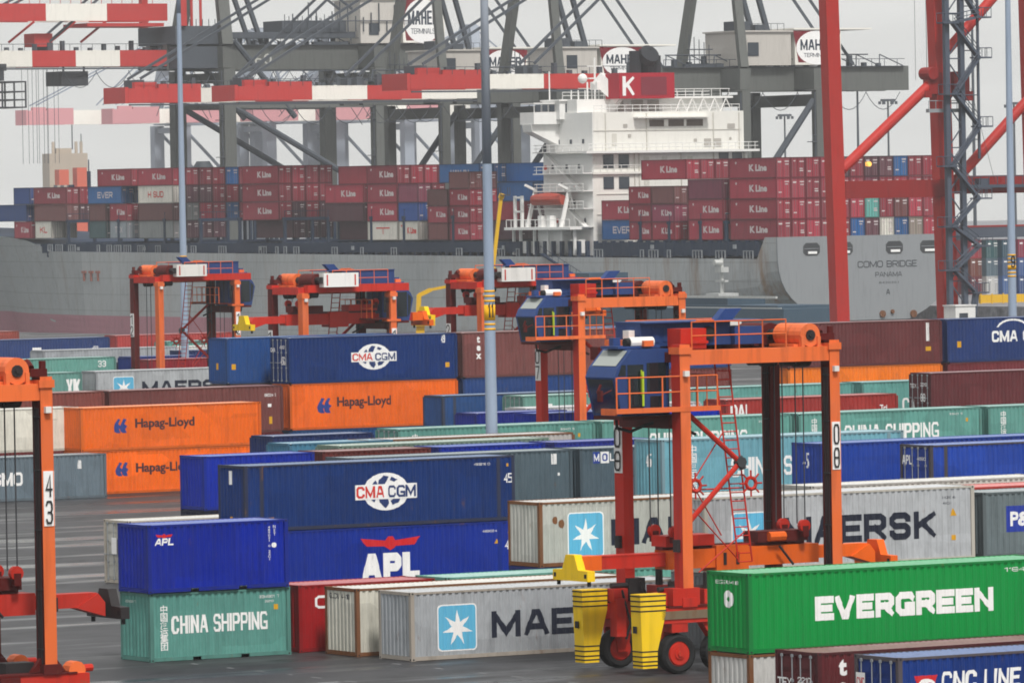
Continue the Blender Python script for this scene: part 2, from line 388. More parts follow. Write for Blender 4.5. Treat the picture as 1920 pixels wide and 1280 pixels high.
N_CONT=0
def container(p,q,z,L,H,rgb,label,marks=(),door=False,castings=True,post=None,wear=0.3,rust=0.0,end=None,reefer=False,group='containers stacked in the yard',roof=None):
    """p,q: yard position of the near left bottom corner"""
    mname='box_paint_%d_%d_%d_%d'%(*rgb,int(rust*10))
    pm=paint(mname,rgb,0.5,wear*1.25,max(rust,0.05),panel=1.0)
    fm=paint('frame_%d_%d_%d'%rgb,tuple(int(v*0.84+4) for v in rgb),0.55,0.5,max(rust,0.2)) if post is None else post
    t=thing('shipping_container',label,'shipping container',yard(p,q,z)+E1*(L/2)+E2*(CW/2),TH,group)
    rfc=tuple(int(v+(228-v)*0.36) for v in rgb); rm=paint('roof_%d_%d_%d'%rgb,rfc,0.24,0.45,rust*0.8,spec=0.6)  # roof colour lightened for sky sheen on wet tops, besides fading
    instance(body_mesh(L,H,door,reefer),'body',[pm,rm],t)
    instance(frame_mesh(L,H),'frame',[fm],t)
    if castings:
        for sx in (-1,1):
            for sy in (-1,1):
                for zz in (0.0,H-0.118):
                    instance(casting_mesh(),'corner_casting',[fm,BLACK],t,(sx*(L/2-0.0895+0.004),sy*(CW/2-0.0815+0.004),zz))
    if door:
        w=(CW-0.34)/2
        for s in (-1,1):
            d=instance(door_mesh(H),'door',[pm],t,(-L/2+0.05,s*(w/2+0.006),0))
            for k in (-1,1): instance(rod_mesh(H),'locking_rod',[GALV],d,(0,k*w*0.28,0))
    x0=-L/2; y0=-CW/2
    side=lambda x,zz,d: Vector((x0+x,y0+0.014+d,zz))
    endm=lambda x,zz,d: Vector((-L/2+0.014+d-(0.09 if door else 0.0),CW/2-x,zz))
    for mk in marks:
        nm,face,polys=mk
        if nm in ('lettering','serial_number') and len(polys)>1:
            for one in polys:
                if face=='s': decal(nm,[one],t,side,0.16,smooth_wall=reefer)
                else: decal(nm,[one],t,endm,0.16,smooth_wall=door or reefer)
            continue
        if face=='s': decal(nm,polys,t,side,0.16,smooth_wall=reefer)
        else: decal(nm,polys,t,endm,0.16,smooth_wall=door or reefer)
    return t

# ---------------------------------------------------------------- markings painted on the boxes
DARKTXT=flat('ink_blue_lettering',(28,34,52),0.6)
SKY=paint('light_blue_panel',(98,182,218),0.55,0.25,0.0)
REDTXT=flat('red_lettering',(206,52,44),0.6)
NAVYTXT=flat('navy_lettering',(36,58,110),0.6)
ORTXT=flat('brown_lettering',(70,42,48),0.6)
BLUELOGO=flat('blue_emblem',(44,66,140),0.6)
def T(s,x,z,w,h,mat=None,bold=0.035,**k):
    th=k.pop('th',0.12+bold*1.5)
    if bold>=0.02 and not k.get('vertical') and all(c in GLY or c==' ' for c in s):
        v,f=stroke_poly(s,w,h,x,z,th,k.get('slant',0.0)); return (v,f,mat or WHITE)
    v,f=text_poly(s,w,h,x,z,min(bold,0.02) if not s.isascii() else bold,**k); return (v,f,mat or WHITE)
def m_star(x,z,w,h): 
    a=rrect_poly(x-0.05,z-0.05,w+0.1,h+0.1,0.16); b=rrect_poly(x,z,w,h,0.14)
    s=star_poly(x+w/2,z+h/2-0.02,min(w,h)*0.43,0.36,7,w/h if w<h else 1.0)
    return ('emblem','s',[(*a,WHITE),(*b,SKY),(*s,WHITE)])
def m_grey_word(x,z,w,h): return ('lettering','s',[T('MAERSK',x,z,w,h,DARKTXT,0.045,th=0.235)])
def m_china(x,z,w,h,cx,cz,chh):
    return [('lettering','s',[T('CHINA SHIPPING',x,z,w,h,WHITE,0.035,th=0.2)]),
            ('chinese_lettering','s',[T('中国海运集团',cx,cz,chh*0.2,chh,WHITE,0.012,vertical=True)])]
def m_globe(x,z,w,h,wordw,wordh):
    """white globe with dark continents behind a two coloured word"""
    P=[(*ell_poly(x,z,w/2,h/2,32),WHITE)]
    land=[[(-.30,.62),(-.10,.86),(.12,.80),(.02,.55),(-.08,.30),(-.34,.32)],[(-.62,.35),(-.45,.62),(-.36,.40),(-.48,.26)],
          [(.24,.78),(.50,.62),(.36,.50),(.18,.60)],[(-.30,-.36),(.06,-.34),(.12,-.62),(-.02,-.88),(-.16,-.74),(-.28,-.55)],
          [(.34,-.34),(.66,-.32),(.52,-.60),(.26,-.72),(.20,-.50)],[(-.72,-.34),(-.45,-.32),(-.50,-.55)]]
    for pl in land: P.append(([(x+a*w/2,z+b*h/2) for a,b in pl],[tuple(range(len(pl)))],NAVYTXT))
    P.append((*rect_poly(x-wordw/2-0.08,z-wordh/2-0.07,wordw+0.16,wordh+0.14),WHITE))
    P.append(T('CMA',x-wordw/2,z-wordh/2,wordw*0.47,wordh,REDTXT,0.045))
    P.append(T('CGM',x+wordw*0.03,z-wordh/2,wordw*0.47,wordh,NAVYTXT,0.045))
    return ('emblem','s',P)
def m_eagle(x,z,w,h,red):
    pts=[(0,1),(0.42,.72),(0.46,1.1),(0.54,1.1),(0.58,.72),(1,1),(.9,.25),(.6,.2),(.5,-.2),(.4,.2),(.1,.25)]
    return [(x+a*w,z+b*h) for a,b in pts],[tuple(range(len(pts)))],red
def m_hapag(x,z,h,tx,tz,tw,th):
    e=[]
    for dx in (0.0,0.62):
        pts=[(0.10,0.1),(0.30,0.0),(0.62,0.0),(0.50,0.28),(0.70,0.46),(0.44,0.62),(0.62,0.95),(0.40,1.0),(0.18,0.72),(0.02,0.40)]
        e.append(([(x+(a*0.9+dx*0.75)*h,z+b*h) for a,b in pts],[tuple(range(len(pts)))],BLUELOGO))
    return [('emblem','s',e),('lettering','s',[T('Hapag-Lloyd',tx,tz-th*0.27,tw,th*1.3,ORTXT,0.03)])]
def m_small(x,z,s='334901 7',w=0.85,h=0.11,mat=None): return ('serial_number','s',[T(s,x,z,w,h,mat,0.02)])
def m_tri(x,z,s=0.22): return ('warning_sticker','s',[([(x,z),(x+s,z),(x+s/2,z+s)],[(0,1,2)],YEL)])
def m_yel(x,z,w=0.28,h=0.28,face='s'): return ('warning_sticker',face,[(*rect_poly(x,z,w,h),YEL)])
def m_post45(L,H): return None

S20,S40,S45=6.058,12.192,13.716
ST,HC=2.591,2.896
TEAL=(92,150,141); NAVY=(14,50,112); ABLUE=(0,34,150); MGREY=(166,171,176); ORANGE=(238,108,24); BROWN=(116,58,54); MAROON=(98,46,48)
LBLUE=(116,174,190); LGREY=(84,101,111); SLATE=(106,121,132); DEEP=(2,40,160); CREAM=(212,212,200); RED=(160,16,22)
REDEAGLE=flat('red_eagle_mark',(206,30,36),0.6)
ROYAL=(28,64,156)

# front rows
c=container(114.5,218.0,0,S20,ST,TEAL,'teal twenty foot container with white CHINA SHIPPING lettering, lower box of the front left pair',
  m_china(0.92,1.03,4.15,0.68,0.42,0.42,1.72)+[m_small(4.7,2.22,'334901 7',0.9,0.1),m_small(4.95,2.05,'2210',0.4,0.08),m_yel(5.36,1.76,0.16,0.2),
  ('serial_number','e',[T('3349017',0.35,2.2,0.9,0.09,None,0.02)])],rust=0.12)
container(114.4,217.9,ST+0.012,S20,ST,ABLUE,'royal blue twenty foot container stacked on the teal box at front left',
  [('emblem','s',[m_eagle(0.36,2.08,0.72,0.14,REDEAGLE)]),('lettering','s',[T('APL',0.32,1.80,0.78,0.27,None,0.07,slant=0.15)]),
   ('serial_number','s',[T('489021 0 22G1',5.17,1.05,0.13,1.3,None,0.0,vertical=True),T('NET',5.42,1.98,0.10,0.4,None,0.0,vertical=True)]),('label','s',[(*ell_poly(5.45,1.62,0.1,0.1,10),WHITE)])],rust=0.1)
container(122.0,211.3,0,S40,ST,MGREY,'long grey container with star panel on the ground beside the straddle carrier with yellow fenders',
  [m_star(1.22,0.36,1.62,1.66),m_grey_word(3.52,0.72,7.2,1.0)],post=paint('grey_post_rust',(168,160,150),0.6,0.4,0.45),rust=0.16)
container(121.7,214.9,0,S40,ST,(200,198,186),'dirty cream container with rusty corner post behind the front grey star container',
  [('lettering','e',[T('GLDU 4410',0.3,2.16,1.6,0.2,DARKTXT,0.02)])],post=RUST,rust=0.25)
container(121.2,218.5,0,S20,ST,RED,'bright red twenty foot container just right of the teal front box',
  [('lettering','s',[T('CAI',0.72,1.66,1.9,0.5,None,0.05)])])
container(127.8,218.5,0,S40,ST,(108,172,158),'pale teal container of which only the roof edge shows below the large blue stack')
container(137.0,262.8,0,S40,HC,(196,194,186),'white container with grimy end door behind the front blue box',[('label','e',[(*rect_poly(0.9,1.35,0.5,0.75),WHITE)])],door=True,rust=0.2,post=paint('white_post_rust',(180,172,160),0.6,0.4,0.4))
# large pair with globe and eagle
container(135.7,249.3,0,S45,HC,(4,44,148),'bright blue forty five foot container with white APL letters under the globe container',
  [('emblem','s',[m_eagle(5.75,1.92,3.05,0.48,REDEAGLE)]),('lettering','s',[T('APL',5.8,0.52,2.95,1.2,None,0.085,th=0.3)]),
   ('size_mark','s',[T('45',13.16,1.62,0.44,0.42,None,0.04)]),m_small(12.0,2.42,'489024 1',0.9,0.1),m_tri(12.62,1.9),m_tri(13.3,2.35,0.12)],wear=0.2)
container(135.7,249.3,HC+0.012,S45,HC,NAVY,'navy forty five foot container with white globe emblem on top of the front blue stack',
  [m_globe(7.1,1.52,2.35,1.66,3.0,0.52),('size_mark','s',[T('45',13.16,1.68,0.44,0.42,None,0.04)]),m_small(11.6,2.5,'493218 0',0.85,0.1),
   m_yel(1.15,0.3,0.3,0.3),m_yel(13.3,2.4,0.12,0.14),('label','e',[(*rect_poly(0.95,2.05,0.3,0.6),WHITE)]),m_yel(1.05,0.25,0.2,0.4,'e')],wear=0.2,post=paint('navy_post_rust',(48,54,78),0.6,0.4,0.3))
container(147.0,274.1,0,S20,ST,(30,34,60),'dark blue container on the ground beneath the bright blue box at left centre')
container(147.0,274.1,ST,S20,ST,DEEP,'bright blue twenty foot container stacked behind the globe container at its left end')
container(153.5,274.1,ST,S20,ST,(104,44,42),'dark red twenty foot container showing its top edge above the globe container')
container(153.5,274.1,0,S20,ST,BROWN,'brown container hidden on the ground under the dark red twenty foot box')
container(160.0,274.1,ST,S20,ST,DEEP,'deep blue twenty foot container showing above the globe container, middle of its row')
container(160.0,274.1,0,S40,ST,(60,64,72),'dark grey container hidden on the ground under the deep blue roofs')
container(166.6,274.1,ST,S20,ST,(32,48,150),'deep blue twenty foot container above the grey boxes, right end of its row')
container(150.6,266.2,ST,S40,ST,LGREY,'slate grey container emerging at the right end of the globe container',[m_small(11.0,1.9,'61520',0.3,0.5),('label','s',[(*rect_poly(11.35,1.35,0.14,0.14),WHITE)])])
container(150.6,266.2,0,S40,ST,LGREY,'slate grey container on the ground under the grey box beside the globe stack')
container(163.2,266.2,ST,S40,ST,(80,97,108),'slate grey container with blue and white square logo behind the carrier number plate',
  [('emblem','s',[(*rect_poly(0.75,1.85,0.4,0.55),flat('logo_blue',(36,64,150))),(*rect_poly(1.2,1.85,0.45,0.55),WHITE),T('M',0.8,1.95,0.3,0.36,None,0.04),T('O',1.27,1.95,0.3,0.36,flat('logo_blue',(36,64,150)),0.04),T('L',1.72,1.95,0.25,0.36,None,0.04)])])
container(163.2,266.2,0,S40,ST,LGREY,'slate grey container on the ground under the box with blue and white logo')
# star containers in the centre
container(133.8,221.4,ST,S40,ST,(186,186,180),'rust stained grey star container on the upper level left of the carrier legs',
  [m_star(1.36,0.36,1.6,1.72),m_grey_word(3.38,0.74,7.2,1.05),('rust_stain','s',[(*ell_poly(0.75,1.85,0.12,0.16,9),RUST),(*ell_poly(1.05,1.7,0.14,0.18,9),RUST)])],post=RUST,rust=0.14)
container(133.8,221.4,0,S40,ST,(26,44,128),'blue container mostly hidden under the rust stained grey star container')
container(133.4,208.6,HC,12.5,HC,(172,176,180),'clean grey high container with full dark MAERSK word behind the carrier',
  [m_star(1.28,0.62,1.5,1.6),m_grey_word(3.6,0.92,7.1,1.06),m_tri(11.35,1.75,0.3),m_yel(11.4,0.8,0.2,0.2),('serial_number','s',[T('1420 6',11.0,2.42,0.6,0.1,DARKTXT,0.0),T('45G1',11.0,2.2,0.4,0.1,DARKTXT,0.0)])],post=paint('pale_post',(190,186,176),0.6,0.3,0.25))
container(133.4,208.6,0,S40,HC,(120,124,128),'grey container on the ground hidden under the clean grey star container')
container(146.3,208.6,HC,S40,ST,(104,116,120),'grey green container with blue and white rectangular panel at the right edge',
  [('emblem','s',[(*rect_poly(1.12,1.0,2.0,1.02),flat('panel_blue',(36,60,160))),T('P&O',1.3,1.22,1.6,0.58,None,0.04)])])
container(146.3,208.6,0,S40,HC,SLATE,'slate container on the ground at right behind the green container roof')
container(148.7,224.3,ST,S40,ST,(196,194,188),'pale grey container whose white roof runs behind the star containers at right',rust=0.2)
container(148.7,224.3,0,S40,ST,(150,120,110),'dull reddish container under the pale grey box at right')
container(150.5,216.2,HC-0.2,S40,ST,(196,66,60),'red container showing only a roof strip above the blue panelled box')
# blue and light blue boxes right of the carrier
container(165.1,248.2,HC,S45,HC,ROYAL,'royal blue forty five foot container behind the carrier rear leg, number on its end',
  [('size_mark','e',[T('45',0.85,1.75,0.55,0.7,None,0.05)])])
container(165.1,248.2,0,S45,HC,(40,60,110),'blue container on the ground under the forty five foot box behind the carrier')
container(167.1,242.3,HC,S45,HC,(32,68,162),'royal blue container with white door bars and letters in front of the other blue box',
  [('lettering','e',[T('APL',0.3,2.0,0.75,0.42,None,0.07),T('4890',1.45,2.2,0.7,0.14,None,0.02),T('32500',1.5,1.0,0.6,0.14,None,0.02),T('4120',0.4,1.0,0.5,0.3,None,0.02)])],door=True,post=paint('blue_post_dark',(70,66,72),0.6,0.4,0.3))
container(167.1,242.3,0,S45,HC,(50,60,90),'dark blue container on the ground under the blue door box')
container(163.0,258.5,HC,S45,HC,LBLUE,'light blue forty five foot container with white lettering behind the carrier ladder',
  m_china(3.85,1.0,6.9,0.92,1.5,0.3,2.3)+[('size_mark','e',[T('45',1.0,1.6,0.45,0.62,None,0.05)]),m_tri(1.2,0.35,0.35)],post=paint('lightblue_post',(120,150,160),0.6,0.4,0.25))
container(163.0,258.5,0,S45,HC,(96,140,156),'light blue container on the ground under the light blue lettered box')
# teal trio
for k,(lab,dr) in enumerate((('teal container with doors showing at its left end, first of the long teal row',True),
        ('teal container in the middle of the long teal row behind the carrier cab',False),('teal container with white lettering cut by the light blue roof, right of the carrier leg',False),('teal container with white Chinese characters at the right edge of the photo',False))):
    container(170.9+k*12.62,297.0,ST,S40,ST,(97,154,145),lab,m_china(3.0,0.98,6.3,0.86,0.85,0.3,2.0)+[m_small(10.0,2.2,'33401 5',0.9,0.1),m_yel(11.1,1.8,0.16,0.2)]+([('lettering','e',[T('33',0.3,1.85,0.6,0.2,None,0.03),T('4010',1.4,1.75,0.7,0.3,None,0.03)])] if dr else []),door=dr,castings=False,rust=0.1)
    container(170.9+k*12.62,297.0,0,S40,ST,(90,140,134),'teal container on the ground under the %s box of the long teal row'%('first','second','third','fourth')[k],castings=False)
# low strips between the rows at left centre
container(157.5,284.6,ST,S20,ST,(70,128,160),'light blue box showing a thin strip right of the lower orange container',castings=False)
container(157.7,279.9,ST,S40,ST,(128,152,138),'dull green container end peeping out left of the teal row',castings=False,rust=0.3)
container(162.2,284.9,ST,S40,ST,(176,172,170),'greyish white container end with rusty post left of the teal door end',castings=False,rust=0.3,post=RUST)
container(161.8,294.2,ST,S20,ST,(30,46,96),'navy roofed container in the strip under the middle orange box',castings=False)
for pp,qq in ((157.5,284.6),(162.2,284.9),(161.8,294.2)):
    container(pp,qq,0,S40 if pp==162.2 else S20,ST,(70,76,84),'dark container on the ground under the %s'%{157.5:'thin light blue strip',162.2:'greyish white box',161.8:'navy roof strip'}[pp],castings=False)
# orange boxes at left
OR=ORANGE
container(176.6,344.6,0,S40,ST,(244,108,18),'lower orange container of the left pair, partly hidden by the blue box',m_hapag(2.25,1.05,0.82,3.65,1.22,4.0,0.55),wear=0.2)
container(176.6,344.6,ST,S40,ST,OR,'upper orange container of the left pair with dark lettering and blue emblem',m_hapag(2.18,1.02,0.85,3.65,1.28,4.0,0.55),wear=0.25)
container(164.3,341.2,0,S40,ST,SLATE,'slate grey container with big white serif letters on the ground at far left',
  [('lettering','s',[T('COSMO',4.55-1.1,0.9,3.25,0.78,None,0.05)]),m_small(10.3,1.75,'4021',0.25,0.5)],wear=0.2)
container(165.4,346.8,ST,S40,ST,(218,216,204),'cream white smooth sided container on top of the slate grey one at far left',[m_small(10.2,1.85,'77 4410',0.5,0.06,DARKTXT)],reefer=True,wear=0.25)
# brown pair and the long mid row three high
container(171.6,355.4,HC,S40,HC,(124,66,60),'reddish brown container in the second row behind the cream white box',[m_small(10.6,1.2,'114',0.2,0.7)],castings=False)
container(184.1,355.4,HC,S40,HC,(116,66,64),'brown container behind the upper orange box with small white marks near its right end',[m_small(10.9,2.2,'880214 3',0.8,0.18),m_yel(11.2,0.5,0.2,0.45),('label','s',[(*rect_poly(11.1,1.55,0.25,0.2),WHITE)])],castings=False)
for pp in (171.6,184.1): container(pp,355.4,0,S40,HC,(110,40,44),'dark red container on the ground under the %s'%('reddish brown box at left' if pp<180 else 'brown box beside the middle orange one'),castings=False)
mid=[197.1,209.66,232.6,245.2]
container(mid[0],356.0,2*HC,S40,HC,NAVY,'navy globe container with white barred doors on top of the middle orange box',
  [m_globe(6.1,1.55,2.4,1.62,3.1,0.46),m_small(11.0,2.3,'49',0.3,0.5),m_yel(11.3,0.75,0.3,0.3),('lettering','e',[T('CMA',0.2,2.0,0.6,0.25,None,0.05),T('49321',1.35,2.2,0.7,0.2,None,0.02),T('45G1',1.5,1.2,0.6,0.5,None,0.02)])],door=True,castings=False,wear=0.2)
container(mid[0],356.0,HC,S40,HC,(236,106,26),'middle orange container with dark lettering under the navy globe container',m_hapag(1.95,1.02,0.95,3.4,1.38,3.9,0.6),castings=False,wear=0.2)
container(mid[0],356.0,0,S40,HC,(36,76,130),'blue container on the ground under the middle orange box',castings=False)
container(mid[1],356.0,2*HC,S40,HC,(120,72,70),'brown container with white vertical letters right of the navy globe box',[('lettering','s',[T('tex',1.0,1.2,0.4,1.45,None,0.05,vertical=True)])],castings=False)
container(mid[1],356.0,HC,S40,HC,(36,66,122),'blue container under the brown box with vertical letters',castings=False)
container(mid[1],356.0,0,S40,HC,(70,70,84),'dark container on the ground under the blue box behind the second carrier',castings=False)
container(220.2,359.8,2*HC,S40,HC,(40,74,140),'blue container seen through the railings of the front carrier, left of the maroon box',castings=False)
container(220.2,359.8,HC,S40,HC,(120,66,64),'brownish red container under the blue box behind the carrier beam',castings=False)
container(mid[2],353.4,2*HC,S40,HC,(106,54,56),'long maroon container on the top level beside the right hand navy box',[m_small(10.95,1.5,'2210 G1',0.25,1.2),m_yel(10.9,0.85,0.4,0.28)],castings=False)
container(mid[2],353.4,HC,S40,HC,(232,120,30),'orange container below the long maroon one at right',castings=False)
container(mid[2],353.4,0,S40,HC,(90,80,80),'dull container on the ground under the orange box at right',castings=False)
container(mid[3],353.4,2*HC,S40,HC,(36,58,112),'navy container with white CMA letters at the right edge of the photo',[('lettering','s',[T('CMA CGM',3.6,1.28,4.6,0.74,None,0.06)]),
  ('emblem','s',[([(5.3+1.35*math.cos(R(t))*k,2.05+0.75*math.sin(R(t))*k) for k in (1,) for t in range(20,165,12)]+[(5.3+1.2*math.cos(R(t)),2.05+0.62*math.sin(R(t))) for t in range(160,19,-12)],[tuple(range(25))],WHITE)]),m_yel(0.8,1.0,0.35,0.4)],castings=False)
container(mid[3],353.4,HC,S40,HC,(116,48,54),'dark red container under the right hand navy box',[('label','s',[(*rect_poly(1.5,1.4,0.35,0.5),WHITE)])],castings=False)
container(mid[3],353.4,0,S40,HC,(80,60,64),'dark container on the ground under the dark red box at right',castings=False)
container(194.8,359.9,2*HC,S40,HC,(32,76,140),'blue container end standing just left of the navy doors, one row behind',[m_yel(0.35,0.9,0.3,0.35),m_yel(1.0,0.9,0.25,0.4,'e')],castings=False)
container(194.8,359.9,HC,S40,HC,(90,70,74),'dull brown container beneath the blue end left of the navy doors',castings=False)
# rows between the teal trio and the mid row
container(200.9,343.6,ST,S45,ST,(40,78,132),'blue container with dark lifting post right of the middle orange box',[m_small(3.0,1.5,'4 12',0.6,0.25)],castings=False,post=paint('blue_post_worn',(60,66,84),0.6,0.4,0.3))
container(203.6,338.6,ST,S40,ST,(112,160,150),'pale teal container with lettered doors beside the light pole',[('lettering','e',[T('33',0.4,1.6,0.5,0.22,None,0.03),T('41',1.5,1.6,0.5,0.3,None,0.03),T('70',1.4,0.9,0.6,0.3,None,0.03),T('52',1.4,0.3,0.6,0.3,None,0.03)]),('label','s',[(*rect_poly(1.8,1.75,0.3,0.3),WHITE)])],door=True,castings=False)
container(217.2,341.0,ST,S40,ST,(100,160,154),'teal container in the upper teal row behind the front carrier',[m_small(10.6,1.7,'334017',0.9,0.2)],castings=False)
container(230.0,341.0,ST,S40,ST,(100,160,154),'teal container with white letters beside the right hand maroon box',[('lettering','s',[T('CHINA SHIPPING',3.1,0.55,6.3,0.95,None,0.035)])],castings=False)
container(187.7,310.7,ST,S40,ST,DEEP,'deep blue container between the second carrier legs and the red one',[m_small(11.3,1.4,'42',0.2,0.7)],castings=False)
container(186.0,314.4,ST,S20,ST,(24,42,140),'deep blue box left of the second carrier front leg',castings=False)
container(206.7,320.7,ST,S40,ST,(160,50,46),'brick red container with white DAI letters behind the front carrier',[('lettering','s',[T('DAI',0.35,1.42,1.15,0.85,None,0.06)]),m_small(10.9,1.6,'Tri',0.5,0.35)],castings=False)
container(197.7,328.3,ST-0.35,S40,ST,(205,206,210),'white roofed container strip behind the second carrier',castings=False)
container(231.7,335.8,HC,S40,HC,(96,44,48),'dark maroon container with white marked doors at right',[('lettering','e',[T('TEX',0.25,1.95,0.7,0.25,None,0.03),T('2210',1.4,2.05,0.7,0.22,None,0.03),T('88',1.4,1.1,0.5,0.5,None,0.03),T('1 4',0.4,0.5,0.3,0.8,None,0.02)]),m_yel(1.95,0.12,0.25,0.4,'e')],door=True,castings=False)
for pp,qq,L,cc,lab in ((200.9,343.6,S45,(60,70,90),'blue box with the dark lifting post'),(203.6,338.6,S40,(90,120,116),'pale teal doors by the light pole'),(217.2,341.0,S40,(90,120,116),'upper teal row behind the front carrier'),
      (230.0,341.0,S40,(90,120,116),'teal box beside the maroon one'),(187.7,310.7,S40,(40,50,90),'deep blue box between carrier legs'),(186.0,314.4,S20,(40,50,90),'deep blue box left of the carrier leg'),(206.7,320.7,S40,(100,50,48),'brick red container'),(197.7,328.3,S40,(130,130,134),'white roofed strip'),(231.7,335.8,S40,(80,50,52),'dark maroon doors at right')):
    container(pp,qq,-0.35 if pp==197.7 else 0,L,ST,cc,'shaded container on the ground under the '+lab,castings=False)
# green box and the nearest row at lower right
EG=(14,140,64)
container(113.4,174.8,0,S20,ST,(190,190,188),'white container with rusty posts under the left end of the green box',post=RUST,rust=0.2)
container(119.6,174.8,0,S20,ST,(120,60,56),'brown container on the ground under the right part of the green box')
container(113.4,174.8,ST+0.012,S40,ST,EG,'bright green container with large white EVERGREEN lettering at lower right',
  [('lettering','s',[T('EVERGREEN',2.58,0.95,7.0,0.78,None,0.085,th=0.29)]),m_small(10.05,2.2,'1184',0.8,0.14),
   ('emblem','e',[(*ell_poly(1.22,1.72,0.27,0.29,16),WHITE),(*ell_poly(1.22,1.72,0.1,0.09,10),paint('box_paint_14_140_64_0',EG))]),('serial_number','e',[T('EGSU4 8',0.5,2.2,1.3,0.12,None,0.0)])],wear=0.18)
container(113.1,170.4,0,S40,HC,(92,38,42),'dark red container with white vertical letters in front of the green box',
  [('lettering','s',[T('tex',0.7,0.9,0.5,1.75,None,0.05,vertical=True)]),('lettering','e',[T('TEX',0.25,1.75,0.8,0.3,None,0.04),T('2210',1.4,1.9,0.75,0.2,None,0.03),T('4G1',1.5,1.55,0.5,0.2,None,0.02)])],door=True,rust=0.1)
LBL=flat('red_flag_emblem',(206,40,48))
container(113.7,166.8,0,S40,HC,(18,54,128),'blue container with white CNC LINE lettering at the bottom right corner',
  [('lettering','s',[T('CNC LINE',1.6,1.78,3.0,0.6,None,0.05,slant=0.08)]),('emblem','s',[([(0.62,1.72),(1.5,1.72),(1.38,2.02),(1.5,2.3),(0.62,2.3),(0.72,2.02)],[(0,1,2,3,4,5)],LBL),(*ell_poly(1.06,2.0,0.33,0.2,14),WHITE),T('CNC',0.86,1.93,0.4,0.14,LBL,0.02)]),
   ('lettering','e',[(*rect_poly(0.2,1.75,0.5,0.6),WHITE),T('CNC',0.24,1.9,0.42,0.3,LBL,0.04),T('4410',1.5,1.9,0.6,0.16,None,0.02)])],door=True,post=paint('blue_post_rust',(84,78,84),0.6,0.4,0.5),rust=0.12)
# far rows at left
def far(px_p,q,z,L,H,rgb,lab,marks=()): container(px_p,q,z,L,H,rgb,lab,list(marks),castings=False)
GREYM=[('m',)]
def far_star(x=1.3): return [m_star(x,0.5,1.6,1.6),m_grey_word(x+2.3,0.75,7.2,1.0)]
far(215.2,417.4,ST,S40,ST,(172,176,180),'grey star container at left whose dark letters are cut off by the brown boxes',far_star(1.45))
far(215.2,417.4,0,S40,ST,(120,124,128),'grey container on the ground under the far grey star container')
far(201.9,417.4,ST,S40,ST,(104,152,144),'teal container with a white block emblem left of the far grey star box',[('emblem','s',[T('YK',10.9,0.75,1.15,1.35,None,0.09)])])
far(201.9,417.4,0,S40,ST,(104,152,144),'teal container on the ground under the teal box with white emblem')
far(224.4,455.4,ST,S40,ST,(100,154,144),'teal container at the left edge in front of the far navy one',[m_small(10.6,1.8,'33',0.7,0.5)])
far(224.4,455.4,0,S40,ST,(100,140,134),'teal container on the ground under the far left teal box')
far(237.0,468.8,ST,S40,HC,(166,170,176),'small looking grey star container behind the far left teal row',far_star(0.5))
far(237.0,468.8,0,S40,ST,(140,140,150),'grey container on the ground under the farthest grey star box')
far(249.9,480.0,ST,S40,ST,(226,226,224),'white topped container forming the bright strip behind the left carrier legs')
far(249.9,480.0,0,S40,ST,(150,150,150),'grey container on the ground under the bright white strip')
far(258.3,521.8,ST,S40,ST,(42,62,112),'navy container with small white blue and red mark at far left',[('emblem','s',[(*rect_poly(4.4,1.3,0.9,0.5),WHITE),(*rect_poly(4.9,1.0,0.7,0.5),REDTXT),(*rect_poly(4.2,1.0,0.6,0.4),SKY)]),m_small(10.4,1.5,'493',0.6,0.3)])
far(258.3,521.8,0,S40,ST,(42,62,112),'navy container on the ground under the far left navy box')
far(273.2,525.8,ST,S40,ST,(168,64,62),'pale red container farthest back behind the left carrier',[m_small(2.2,0.5,'4 02',1.6,0.4)])
far(273.2,525.8,0,S40,ST,(140,64,62),'red container on the ground under the farthest pale red one')
far(258.4+5.6,498.5,ST,S20,ST,(96,150,142),'teal twenty foot container between the far red box and the white strip')
far(258.4+5.6,498.5,0,S20,ST,(96,150,142),'teal container on the ground under the far teal twenty foot box')
far(266.5,556.3,ST,S40,ST,(150,76,68),'faded red container touching the left edge below the ship bow')
far(266.5,556.3,0,S40,ST,(150,90,80),'faded container on the ground under the red one at the left edge')
far(236.7,452.9,ST,S20,ST,(32,54,132),'blue container gap filler right of the far left teal box')
far(236.7,452.9,0,S20,ST,(60,60,70),'dark container on the ground right of the far left teal box')
far(248.5,466.9,ST,S40,ST,(38,54,104),'navy container seen between the left carrier legs')
far(248.5,466.9,0,S40,ST,(48,54,84),'navy container on the ground between the left carrier legs')
far(233.2,443.5,ST,S20,ST,(142,36,48),'dark red container low between the left carrier legs')
far(239.7,443.5,ST,S20,ST,(140,38,48),'second dark red container low between the left carrier legs, nearer the navy end')
far(236.8,436.5,ST,S20,ST,(34,134,78),'green container sliver behind the right leg of the left carrier')
for pp,qq,w in ((233.2,443.5,'dark red low box between carrier legs'),(239.7,443.5,'second dark red low box'),(236.8,436.5,'green sliver behind the left carrier')):
    far(pp,qq,0,S20,ST,(70,64,66),'dark container on the ground under the '+w)

